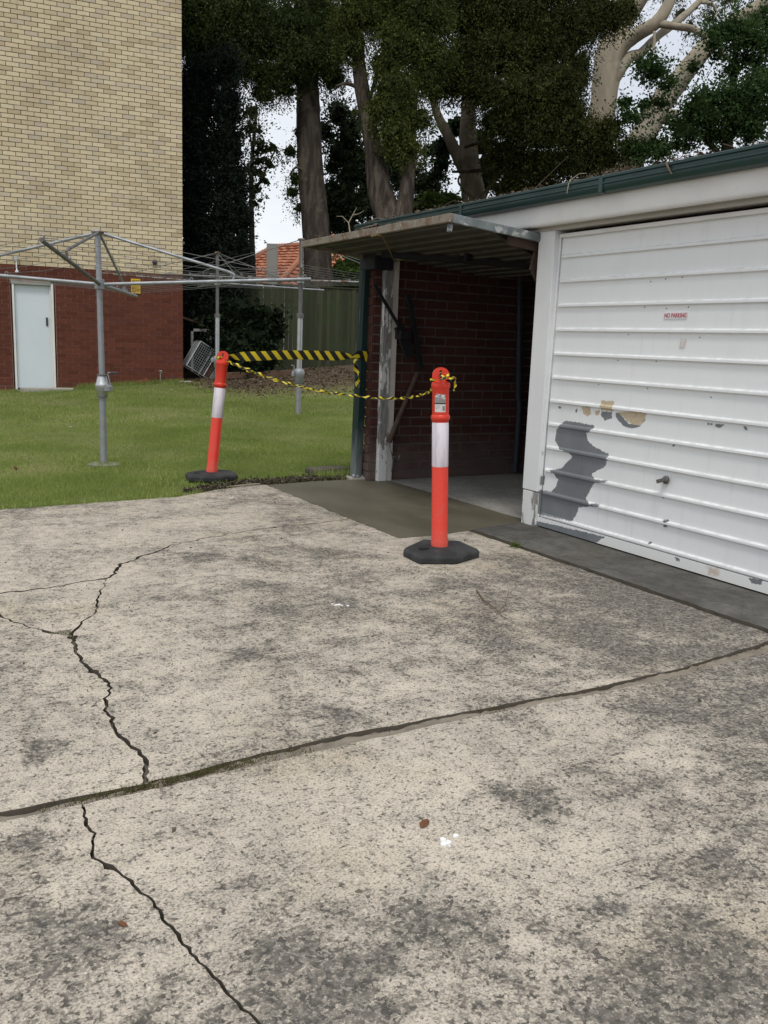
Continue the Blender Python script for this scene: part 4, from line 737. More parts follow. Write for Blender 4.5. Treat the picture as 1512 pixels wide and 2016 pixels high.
# door posts
MB().box(4.205, 5.065, .27, 4.335, 5.238, 2.112).build('door_post', M['white'], GA, bevel=.004)['label'] = 'white timber post between the open and closed garages'
MB().box(4.208, 5.068, -.02, 4.332, 5.235, .264).build('post_foot', M['worn'], GA, bevel=.006)['label'] = 'rotting timber foot spliced under the white post'
MB().box(4.180, 7.395, -.02, 4.272, 7.449, 2.112).build('door_post', M['worn'], GA, bevel=.004)['label'] = 'flaking white timber post against the brick wall'
MB().box(4.273, 7.402, -.02, 4.335, 7.438, 2.10).build('door_trim', M['cream_trim'], GA, bevel=.003)
MB().box(4.205, 2.42, -.02, 4.335, 2.60, 2.112).build('door_post', M['white'], GA, bevel=.004)
MB().box(4.04, 7.35, 1.955, 4.24, 7.64, 2.11).build('beam_end', M['beam'], GA, bevel=.008)

# closed pressed-steel tilt door with flaking paint
def sdist(Y, Z, polys):
    best = np.full(Y.shape, -1.)
    for P in polys:
        P = np.array(P); n = len(P); ins = np.zeros(Y.shape, bool); d = np.full(Y.shape, 9.)
        for i in range(n):
            (x1, y1), (x2, y2) = P[i], P[(i+1) % n]
            c = ((y1 > Z) != (y2 > Z)) & (Y < (x2-x1)*(Z-y1)/((y2-y1) if abs(y2-y1) > 1e-9 else 1e-9)+x1); ins ^= c
            L2 = (x2-x1)**2+(y2-y1)**2+1e-12; t = np.clip(((Y-x1)*(x2-x1)+(Z-y1)*(y2-y1))/L2, 0, 1)
            d = np.minimum(d, np.hypot(Y-x1-t*(x2-x1), Z-y1-t*(y2-y1)))
        best = np.maximum(best, np.where(ins, d, -d))
    return best
RIBS = [1.937-.1665*k for k in range(12)]
zz = [.035, .055]; xo = [0, 0]
zs = np.arange(.062, 2.085, .009); prof = []
def dep(z):
    for rz in RIBS:
        t = (z-rz)/.0135
        if -1.05 < t < 1.05: return .0155*(min(1, (1.05-t)*1.5) if t > 0 else min(1, (1.05+t)*4.)) 
    return 0.
zl = sorted(set([round(float(z), 4) for z in zs]+[round(rz+k*.0135, 4) for rz in RIBS for k in (-1.1, -1.04, -.8, -.58, -.3, 0, .3, .58, .8, 1.04, 1.1)]))
yl = np.concatenate([np.arange(5.045, 3.0, -.009), np.array([2.95, 2.9, 2.8, 2.7, 2.62])])
ZZ, YY = np.meshgrid(np.array(zl), yl, indexing='ij'); lean = lambda z: .026*(1-np.asarray(z)/2.1)
XX = 4.262-lean(ZZ)-np.array([dep(z) for z in zl])[:, None]*np.where((YY < 5.03), 1, 0)
a, b = ZZ.shape; idx = np.arange(a*b).reshape(a, b)
F = np.stack([idx[:-1, :-1], idx[:-1, 1:], idx[1:, 1:], idx[1:, :-1]], -1).reshape(-1, 4)[:, ::-1]
door = empty('garage_door', (4.262, 3.9, 0), parent=None); door.parent = GA; door.location = (4.262-4.3, 3.9-5.2, 0); door['label'] = 'closed white steel garage door with flaking paint'
def peel_attr(Y, Z): return {'grey': sdist(Y, Z, PEEL_GREY), 'beige': sdist(Y, Z, PEEL_BEIGE), 'rust': sdist(Y, Z, PEEL_RUST)}
pv = np.stack([XX.ravel(), YY.ravel(), ZZ.ravel()], 1); wd = np.array(wl(door))
np_mesh('door_sheet', pv-wd, F, M['peel'], peel_attr(YY.ravel(), ZZ.ravel()), door, smooth=False)
# bottom rail, side stile, head batten
def gridbox(name, y0, y1, z0, z1, xf, th, mat, parent, st=.01):
    Y, Z = np.meshgrid(np.arange(y0, y1+1e-6, st), np.linspace(z0, z1, max(2, int((z1-z0)/st)+1)), indexing='ij'); i = np.arange(Y.size).reshape(Y.shape)
    F = np.stack([i[:-1, :-1], i[1:, :-1], i[1:, 1:], i[:-1, 1:]], -1).reshape(-1, 4)[:, ::-1]
    V = np.stack([np.full(Y.size, xf)-lean(Z.ravel()), Y.ravel(), Z.ravel()], 1)
    rim = [i[0, 0], i[-1, 0], i[-1, -1], i[0, -1]]; bb = V[rim]+np.array([th, 0, 0]); k = len(V); V = np.concatenate([V, bb])
    F = np.concatenate([F, np.array([(rim[j], k+j, k+(j+1) % 4, rim[(j+1) % 4]) for j in range(4)])])
    return np_mesh(name, V-np.array(wl(parent)), F, mat, peel_attr(V[:, 1], V[:, 2]), parent)
gridbox('bottom_rail', 2.62, 5.075, .022, .088, 4.248, .03, M['peel'], door)
gridbox('side_stile', 5.046, 5.072, .09, 2.085, 4.250, .03, M['peel'], door)
MB().box(4.236, 2.62, 2.062, 4.262, 5.05, 2.088).build('top_batten', M['white_w'], door, bevel=.003)
h = MB(); h.lathe([(.0, .0), (.026, .0), (.026, .006), (.012, .012), (.010, .03), (0, .03)], 16); hd = h.build('handle', M['galv_dk'], door, smooth=True, local=True); hd.location = (4.235-4.262, 3.885-3.9, .535); hd.rotation_euler = (0, -math.pi/2, 0)
g = MB().obox((0, 0, .034), (.012, 0, 0), (0, .045, 0), (0, 0, .007)); g.build('handle_grip', M['galv_dk'], hd, local=True, bevel=.004).rotation_euler = (0, 0, .35)
MB().box(4.226, 3.849, .245, 4.240, 3.865, .284).build('hasp', M['galv_dk'], door, bevel=.003)
q = MB()
for y, z in ((4.18, 1.735), (4.06, 1.745), (3.93, 1.75), (4.21, 1.58), (4.03, 1.57), (3.86, 1.575), (4.33, 1.41), (3.75, 1.40), (4.40, 1.245), (4.07, 1.25), (4.56, 1.08), (4.12, 1.08), (3.62, 1.06), (4.12, .88), (3.90, .42)): q.tube([(4.262-lean(z)-.0022, y, z), (4.262-lean(z)+.004, y, z)], .0042, 6)
q.build('bolt_hole', M['galv_dk'], door)
# notice on the door
ns = empty('no_parking_sign', (4.252, 3.948, 1.527)); tag(ns, 'small red and white NO PARKING sign on the white garage door', 'sign')
MB().box(4.249, 3.860, 1.507, 4.254, 4.040, 1.547).build('plate', M['sign_white'], ns, bevel=.001)
def text_mesh(txt, size, mat, parent, loc, rot, ext=.0005, sx=1., bold=0.):
    cu = bpy.data.curves.new('txt', 'FONT'); cu.body = txt; cu.size = size; cu.align_x = 'CENTER'; cu.align_y = 'CENTER'; cu.extrude = ext; cu.offset = bold
    tmp = bpy.data.objects.new('txt', cu); COL.objects.link(tmp); dg = bpy.context.evaluated_depsgraph_get(); me = bpy.data.meshes.new_from_object(tmp.evaluated_get(dg)); bpy.data.objects.remove(tmp); bpy.data.curves.remove(cu)
    me.materials.clear(); me.materials.append(mat); ob = bpy.data.objects.new('lettering', me); COL.objects.link(ob); ob.parent = parent; ob.location = loc; ob.rotation_euler = rot; ob.scale = (sx, 1, 1); return ob
text_mesh('NO PARKING', .036, M['sign_red'], ns, (-.0038, .0, -.001), (math.pi/2, 0, -math.pi/2), .0006, .80, .0005)
stk = MB().obox((4.248, 3.872, 1.366), (.001, 0, 0), (0, .019, .003), (0, -.003, .026)).build('sticker', m_plain('faded_pink_paper', (.66, .60, .58), .6, 0, .15, 40)); tag(stk, 'small faded blank sticker below the NO PARKING sign', 'sticker')
# the other door, tilted up and open
rd = empty('raised_door', (0, 0, 0)); rd.parent = GA; rd.location = (3.43-4.3, 0, 2.155); rd.rotation_euler = (0, R(4.7), 0); rd['label'] = 'raised tilt door sticking out over the open bay'
rd.location = (3.43-4.3, 5.2-5.2, 2.165)
Y0, Y1, DL = .02, 2.40, 2.05         # local: x runs into the garage, y along the row, z up (top of door = 0)
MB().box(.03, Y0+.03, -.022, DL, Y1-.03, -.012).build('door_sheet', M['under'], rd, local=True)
MB().box(0, Y0, -.055, .028, Y1, .002).build('front_edge', M['frame'], rd, local=True, bevel=.004)
MB().box(.029, Y0, -.055, DL, Y0+.028, .002).build('side_edge', M['frame_g'], rd, local=True, bevel=.004)
MB().box(.029, Y1-.028, -.055, DL, Y1, .002).build('side_edge', M['frame'], rd, local=True, bevel=.004)
for i in range(12):
    x = .13+i*.1665; MB().box(x, Y0+.03, -.036, x+.03, Y1-.03, -.0225).build('rib', M['rib'], rd, local=True)
MB().bar((.35, Y0+.03, -.045), (1.9, 1.05, -.045), .035, .022).build('cross_brace', M['under'], rd, local=True)
MB().bar((.55, Y1-.5, -.060), (2.0, .5, -.060), .04, .045).build('lock_bar', M['black'], rd, local=True)
q = MB().obox((.045, .075, -.082), (.010, 0, 0), (0, .022, 0), (0, 0, .026)); q.build('corner_bracket', M['frame_g'], rd, local=True, bevel=.004)
q = MB().obox((.86, 1.02, -.09), (.03, 0, 0), (0, .02, 0), (0, 0, .03)).obox((.78, 1.12, -.085), (.008, 0, 0), (0, .09, 0), (0, 0, .008)); q.build('lock_box', M['black'], rd, local=True, bevel=.004)
# pivot arms
q = MB().bar((3.97, 5.29, 2.04), (4.30, 5.29, 2.01), .022, .06); q.bar((4.27, 5.31, 2.04), (4.225, 5.31, 1.85), .022, .06, (1, 0, 0)); q.bar((4.225, 5.31, 1.855), (4.37, 5.31, 1.66), .022, .032, (1, 0, 0)); q.build('pivot_arm', M['brownsteel'], GA, bevel=.003)['label'] = 'brown rusted pivot arm beside the white post'
q = MB().bar((4.03, 7.33, 1.82), (4.31, 7.33, 1.46), .02, .028, (1, 0, 0)); q.bar((4.31, 7.33, 1.46), (4.44, 7.33, 1.18), .03, .10, (1, 0, 0)); q.bar((4.40, 7.34, 1.75), (4.58, 7.34, 1.06), .03, .05, (1, 0, 0)); q.box(4.30, 7.28, 1.34, 4.42, 7.38, 1.42); q.build('pivot_arm', M['black'], GA, bevel=.003)['label'] = 'blackened pivot arm and plate on the far side'
MB().tube([(4.545, 7.35, 1.03), (4.25, 7.33, .38)], .026, 10).build('spring_tube', M['brownsteel'], GA, smooth=True)['label'] = 'brown spring tube slanting down the brick wall'
q = MB().tube([(4.25, 7.33, .38), (4.255, 7.30, .30), (4.29, 7.31, .22), (4.27, 7.30, .10)], .006, 6).tube([(4.30, 7.32, .24), (4.36, 7.33, .21), (4.37, 7.33, .25)], .010, 6); q.build('spring_hook', M['galv_dk'], GA)
MB().tube([(5.80, 7.36, .03), (5.80, 7.36, .72), (5.78, 7.36, .80), (5.70, 7.36, 2.05)], .035, 10).build('downpipe', m_plain('dark_blue_pipe', (.03, .034, .045), .55, 0, .3), GA, smooth=True)
q = MB().tube([(3.37, 6.20, 2.088), (3.40, 6.17, 2.098), (3.45, 6.175, 2.098), (3.60, 6.36, 2.06), (3.76, 6.58, 2.03), (3.95, 6.85, 2.00), (4.15, 7.15, 2.02), (4.22, 7.0, 2.05)], .006, 6); tag(q.build('cord', M['cord'], smooth=True), 'thin yellow cord hanging below the raised garage door', 'cord')
# green column and its pad
gpst = empty('support_post', (4.06, 7.60, 0)); tag(gpst, 'dark green painted steel post holding up the garage eave', 'post')
q = MB(); pr_ = [(-.03, -.05), (.03, -.05), (.05, -.03), (.05, .03), (.03, .05), (-.03, .05), (-.05, .03), (-.05, -.03)]
q.add([(4.05+x*.98, 7.60+y, .03) for x, y in pr_]+[(4.085+x, 7.60+y, 1.96) for x, y in pr_], [(i, (i+1) % 8, (i+1) % 8+8, i+8) for i in range(8)]+[tuple(range(8))[::-1], tuple(range(8, 16))])
q.build('column', M['greenpost'], gpst)
MB().prism([(3.955, 7.525), (4.15, 7.515), (4.17, 7.69), (3.97, 7.70)], -.02, .022).build('footing', M['stone'], gpst, bevel=.012)
q = MB().lathe([(.022, 0), (.022, .018), (.012, .03), (0, .032)], 10, (4.0, 7.545, .022)).lathe([(.02, 0), (.02, .016), (0, .026)], 10, (4.035, 7.538, .022)); q.build('anchor_bolt', M['galv'], gpst, smooth=True)
tag(MB().obox((3.93, 7.98, .03), (.20, .03, 0), (-.02, .10, 0), (0, 0, .03)).build('edging_stone', M['crackside'], bevel=.015), 'grey stone half hidden in grass behind the green post', 'stone')
tag(MB().obox((4.20, 7.78, .12), (.05, 0, 0), (0, .06, 0), (0, 0, .14)).build('black_box', M['black'], bevel=.01), 'small black box against the wall behind the green post', 'box')
# debris on top
def twig(name, P, r0, mat, label, subs=()):
    q = MB().tube(P, [r0*(1-.7*i/(len(P)-1)) for i in range(len(P))], 6)
    for s_ in subs: q.tube(s_, [r0*.6*(1-.6*i/(len(s_)-1)) for i in range(len(s_))], 5)
    return tag(q.build(name, mat, smooth=True), label, 'twig')
twig('twig', [(3.45, 6.70, 2.15), (3.44, 6.715, 2.24), (3.465, 6.70, 2.30), (3.49, 6.68, 2.36)], .006, M['twig_lt'], 'pale forked twig standing upright on the raised garage door', ([(3.44, 6.715, 2.24), (3.40, 6.75, 2.29), (3.36, 6.78, 2.29)], [(3.465, 6.70, 2.30), (3.50, 6.66, 2.31), (3.53, 6.63, 2.335)]))
r = random.Random(12)
bk = ['curled grey bark strip lying left on top of the raised door', 'short dark bark piece on top of the raised door beside the twig', 'long bark strip resting on the middle of the raised door', 'small bark chip near the front corner of the raised door', 'broken bark slab on the raised door before the tree trunks']
for i, (x, y, l) in enumerate(((3.52, 6.45, .12), (3.55, 6.62, .07), (3.56, 6.02, .15), (3.6, 5.62, .08), (3.57, 6.25, .11))):
    q = MB(); n = 7; V = []
    for k in range(n):
        t = k/(n-1)-.5; V += [(x+r.uniform(-.01, .01)+math.cos(a)*.022, y+t*l*1.6, 2.170-.08*(x-3.43)+.012+.022*math.sin(a)+r.uniform(0, .012)) for a in (.1, .8, 1.57, 2.3, 3.0)]
    q.add(V, [(k*5+j, k*5+j+1, k*5+j+6, k*5+j+5) for k in range(n-1) for j in range(4)]); ob = q.build('bark_piece', m_plain('bark_%d' % i, (.11, .09, .07), .9, 0, .5, 30), smooth='all'); so_ = ob.modifiers.new('solid', 'SOLIDIFY'); so_.thickness = .006
    tag(ob, bk[i], 'bark', 'bark pieces on the raised door')
# roof litter along the gutter
q = MB(); r = random.Random(31)
for i in range(48):
    y = r.uniform(2.6, 7.3); y = r.choice((5.0, 4.8, 4.2, 5.3, 3.9, 6.2))+r.gauss(0, .35) if r.random() < .6 else y
    x = r.uniform(4.05, 4.35); z = 2.378+(x-4.05)*.08+r.uniform(0, .012); a = r.uniform(0, 6.28); l = r.uniform(.04, .16); e = r.uniform(-.1, .35)
    P = Vector((x, y, z)); d = Vector((math.cos(a)*.5, math.sin(a), e)).normalized()*l; q.tube([P, P+d*.5+Vector((0, 0, .006)), P+d], r.uniform(.0015, .0035), 4, caps=False)
ob = q.build('roof_twigs', M['twig']); tag(ob, 'dry twigs caught along the garage gutter and roof edge', 'twigs', kind='stuff')
n = 1500; P = np.stack([rng.uniform(4.06, 4.5, n), rng.uniform(2.4, 7.7, n), np.zeros(n)], 1); P[:, 2] = 2.384+(P[:, 0]-4.05)*.078+np.abs(rng.normal(0, .008, n)); V, F = quads_at(P, np.full(n, .018), rng, .3)
tag(np_mesh('roof_litter', V, F, M['litter'], {'v': np.repeat(rng.random(n), 4)}), 'dead leaves gathered on the garage roof edge', 'leaf litter', kind='stuff')
twig('twig', [(4.06, 4.77, 2.39), (4.04, 4.765, 2.36), (4.035, 4.77, 2.30)], .006, M['twig_lt'], 'dry twig hanging over the middle of the green gutter', ([(4.06, 4.77, 2.39), (4.07, 4.70, 2.42), (4.06, 4.62, 2.41)],))
twig('twig', [(4.15, 5.28, 2.39), (4.20, 5.15, 2.50), (4.24, 5.02, 2.60)], .003, M['twig'], 'thin straight twig leaning upright from the garage roof')
twig('twig', [(4.04, 3.93, 2.37), (4.035, 3.90, 2.33), (4.03, 3.87, 2.30)], .008, M['twig'], 'dark stub of twig poking over the gutter toward the near end')

# ------------------------------------------------------------------ bollards
BC = (3.05, 4.58); hexa = [(-.23, .07), (-.245, -.155), (-.03, -.24), (.215, -.14), (.24, .12), (.025, .25)]
def bollard(loc, label, lean=(0, 0), rz=0.):
    e = empty('safety_bollard', loc); tag(e, label, 'bollard', 'orange safety bollards joined by tape')
    q = MB(); oc = []
    for i in range(6):
        a, b, c = Vector(hexa[i-1]), Vector(hexa[i]), Vector(hexa[(i+1) % 6]); oc += [b.lerp(a, .06), b.lerp(c, .06)]
    n = len(oc); q.add([(p.x, p.y, 0) for p in oc]+[(p.x, p.y, .035) for p in oc]+[(p.x*.93, p.y*.93, .052) for p in oc]+[(p.x*.40, p.y*.40, .062) for p in oc],
          [(i+k*n, (i+1) % n+k*n, (i+1) % n+(k+1)*n, i+(k+1)*n) for k in range(3) for i in range(n)]+[tuple(range(3*n, 4*n)), tuple(range(n))[::-1]])
    bs = q.build('base', M['rubber'], e, local=True, bevel=.006); bs.rotation_euler = (0, 0, rz)
    MB().obox((-.135, -.035, .059), (.032, -.008, 0), (.006, .022, 0), (0, 0, .0025)).build('handle_slot', M['black'], bs, local=True)
    p = MB().lathe([(.0, .045), (.054, .045), (.054, .095), (.0505, .10), (.0505, .56), (.0495, .562), (.0495, .836), (.0505, .838), (.052, .846), (.057, .852), (.059, .864), (.057, .876), (.0515, .882), (.0515, 1.035), (.055, 1.042), (.058, 1.052), (.058, 1.066), (.054, 1.076), (.030, 1.088), (.022, 1.092)], 32)
    post = p.build('post', M['orange'], e, local=True, smooth=True)
    post.rotation_euler = (lean[1], lean[0], 0)
    MB().lathe([(.0499, .563), (.0512, .566), (.0512, .832), (.0499, .835)], 32).build('reflective_band', M['refl'], post, local=True, smooth=True)
    # handle: flat half-round tab with a hole, facing the camera
    hb = MB(); ro, m = .052, 20; out_ = []; inn = []
    for k in range(m+1):
        a = math.pi*k/m; out_.append((ro*math.cos(a), 1.122+.045*math.sin(a)))
    poly = [(.052, 1.098)]+out_+[(-.052, 1.098), (-.028, 1.090), (-.024, 1.083), (.024, 1.083), (.028, 1.090)]
    hole = [(.009*math.cos(2*math.pi*k/10), 1.140+.010*math.sin(2*math.pi*k/10)) for k in range(10)]
    T = tessellate_polygon([[Vector((x, z, 0)) for x, z in poly], [Vector((x, z, 0)) for x, z in hole]]); A = poly+hole; N = len(A); th = .013
    V = [(x, -th, z) for x, z in A]+[(x, th, z) for x, z in A]; F = [t for t in T]+[tuple(i+N for i in t[::-1]) for t in T]
    F += [(i, (i+1) % len(poly), (i+1) % len(poly)+N, i+N) for i in range(len(poly))]; b0 = len(poly); F += [(b0+(i+1) % 10, b0+i, b0+i+N, b0+(i+1) % 10+N) for i in range(10)]
    hb.add(V, F); hob = hb.build('handle', M['orange'], post, local=True); hob.rotation_euler = (0, 0, R(-32)+rz)
    bm = bmesh.new(); bm.from_mesh(hob.data); bmesh.ops.recalc_face_normals(bm, faces=bm.faces); bm.to_mesh(hob.data); bm.free()
    return e, post
b2, post2 = bollard((3.055, 4.585, 0.002), 'upright orange and white bollard with a torn label, standing on the concrete', (R(-2.0), R(-1.15)))
b1, post1 = bollard((2.705, 7.92, .012), 'leaning orange and white bollard standing at the lawn edge', (R(5.0), R(1.5)), R(-4))
# label on the near bollard (curved sheet)
def curved(name, a0, a1, z0, z1, rad, mat, parent, n=8, jagtop=0):
    r = random.Random(2); V = []; 
    for k in range(n+1):
        a = a0+(a1-a0)*k/n; V += [(rad*math.cos(a), rad*math.sin(a), z0), (rad*math.cos(a), rad*math.sin(a), z1-(r.uniform(0, jagtop) if jagtop else 0))]
    return MB().add(V, [(2*k, 2*k+2, 2*k+3, 2*k+1) for k in range(n)]).build(name, mat, parent, local=True, smooth='all')
ac = math.atan2(-4.585, -3.055); lb = empty('label_sticker', (0, 0, 0), parent=post2)
curved('upper_print', ac-.72, ac+.62, .955, 1.015, .0519, M['label_grey'], lb, 10, .016); curved('black_bar', ac-.72, ac+.62, .948, .9545, .0519, M['ink'], lb)
curved('lower_panel', ac-.70, ac+.62, .900, .9475, .0519, M['paper'], lb)
for k in range(7):
    a = ac+.24+k*.045; curved('barcode_bar', a, a+(.028 if k % 2 else .02), .909, .937, .0522, M['ink'], lb, 1)
q = MB()
for i, (z, l) in enumerate(((.938, .55), (.930, .62), (.922, .4))):
    for k in range(6):
        a = ac-.6+l*k/6; q.add([(.0522*math.cos(t), .0522*math.sin(t), zz_) for t in (a, a+l/6*.7) for zz_ in (z-.0016, z+.0016)], [(0, 2, 3, 1)])
q.build('fine_print', M['label_grey'], lb, local=True)
q = MB()
for a0, a1, z0, z1 in ((-.66, -.2, .992, 1.0), (-.6, .1, .985, .989), (.1, .5, .988, 1.004), (.25, .6, .978, .985), (-.3, .0, 1.003, 1.008)):
    q.add([(.0522*math.cos(ac+t), .0522*math.sin(ac+t), z) for t in (a0, (a0+a1)/2, a1) for z in (z0, z1)], [(0, 2, 3, 1), (2, 4, 5, 3)])
q.build('torn_print', M['paper'], lb, local=True)

# ------------------------------------------------------------------ barrier tape
def ribbon(name, P, width, twist, label, up0=(0, 0, 1), per=.115, roll=None, w_of=None, reps=1.):
    """tape along P; twist = turns along the length"""
    P = [Vector(p) for p in P]; n = len(P); V = []; UV = []; s = 0.
    for i in range(n):
        t = (P[min(i+1, n-1)]-P[max(i-1, 0)]).normalized(); side = Vector(up0); side = (side-t*side.dot(t)).normalized(); nr = t.cross(side)
        f = i/(n-1); a = twist(f) if callable(twist) else twist*2*math.pi*f; w = width*(w_of(f) if w_of else 1)
        d = math.cos(a)*side+math.sin(a)*nr
        if i: s += (P[i]-P[i-1]).length
        for k in (-1, -.33, .33, 1): V.append(P[i]+d*w/2*k+nr*(.004*(1-k*k) if w_of is None else .003*(1-k*k))); UV.append((s/per, k*.5+.5))
    F = [(i*4+k, i*4+k+1, (i+1)*4+k+1, (i+1)*4+k) for i in range(n-1) for k in range(3)]
    mb = MB().add(V, F); ob = mb.build(name, M['tape'], smooth='all'); ul = ob.data.uv_layers.new(name='UVMap')
    for lp in ob.data.loops: ul.data[lp.index].uv = UV[lp.vertex_index]
    return tag(ob, label, 'tape', 'black and yellow barrier tape round the bollards')
def curve(pts, n):
    pts = [Vector(p) for p in pts]; out_ = []
    for i in range(n):
        f = i/(n-1)*(len(pts)-1); k = min(int(f), len(pts)-2); t = f-k; p0, p1, p2, p3 = pts[max(k-1, 0)], pts[k], pts[k+1], pts[min(k+2, len(pts)-1)]
        out_.append(.5*((2*p1)+(-p0+p2)*t+(2*p0-5*p1+4*p2-p3)*t*t+(-p0+3*p1-3*p2+p3)*t**3))
    return out_
TOP1 = (2.80, 7.93, 1.125); TOP2 = (3.012, 4.582, 1.10); POST = (4.00, 7.56, 1.16)
ribbon('barrier_tape', curve([TOP1, (3.05, 7.85, 1.135), (3.4, 7.76, 1.16), (3.75, 7.65, 1.165), (4.0, 7.545, 1.165)], 90), .088, lambda f: .35*math.sin(f*3)+(1.25*max(0, 1-f/.22))+.9*max(0, (f-.8)/.2),
       'wide flat barrier tape stretched from the leaning bollard to the green post', w_of=lambda f: min(1, .18+f*4.2, .22+(1-f)*4.5), per=.098)
ribbon('barrier_tape', curve([(3.985, 7.535, 1.15), (4.0, 7.53, 1.18), (4.06, 7.53, 1.175), (4.11, 7.545, 1.165), (4.115, 7.60, 1.165)], 24), .085, lambda f: .5-.5*f, 'end of barrier tape wrapped round the green post', per=.098)
rope = curve([(2.80, 7.92, 1.115), (2.92, 7.66, 1.04), (3.05, 7.30, .962), (3.2, 6.85, .90), (3.35, 6.4, .880), (3.42, 6.0, .885), (3.40, 5.6, .92), (3.30, 5.2, .98), (3.14, 4.86, 1.05), TOP2], 420)
ribbon('barrier_tape', rope, .024, 11, 'long twisted strand of barrier tape sagging between both bollards', per=.10)
rope2 = [p+Vector((.004*math.sin(i*.9), .004*math.cos(i*.7), -.016*math.sin(min(1, i/120)*math.pi))) for i, p in enumerate(rope[:170])]
ribbon('barrier_tape', rope2, .022, 6, 'second twisted strand of tape running beside the first near the leaning bollard', per=.11)
ribbon('barrier_tape', curve([(3.965, 7.52, 1.145), (3.95, 7.50, 1.10), (3.965, 7.49, 1.02), (3.98, 7.49, .95), (3.975, 7.48, .875)], 40), .05, 1.3, 'short tail of barrier tape hanging down the green post', up0=(1, 0, 0), per=.10)
kn = curve([(2.99, 4.60, 1.09), (3.02, 4.52, 1.10), (3.06, 4.525, 1.115), (3.085, 4.55, 1.13), (3.06, 4.575, 1.135), (3.03, 4.55, 1.12), (3.05, 4.515, 1.105), (3.10, 4.53, 1.10), (3.115, 4.545, 1.105), (3.135, 4.55, 1.10), (3.138, 4.55, 1.06), (3.13, 4.55, 1.03)], 90)
kn = [p+Vector((-.038, .022, 0)) for p in kn]
ribbon('barrier_tape', kn, .020, 4, 'knotted tape end drooping from the handle of the upright bollard', per=.14)
kn = curve([(2.74, 7.90, 1.115), (2.77, 7.875, 1.12), (2.81, 7.89, 1.13), (2.84, 7.93, 1.12), (2.80, 7.96, 1.115), (2.76, 7.93, 1.11), (2.80, 7.88, 1.10)], 50)
ribbon('barrier_tape', kn, .024, 4, 'tape knot tied round the handle of the leaning bollard', per=.14)

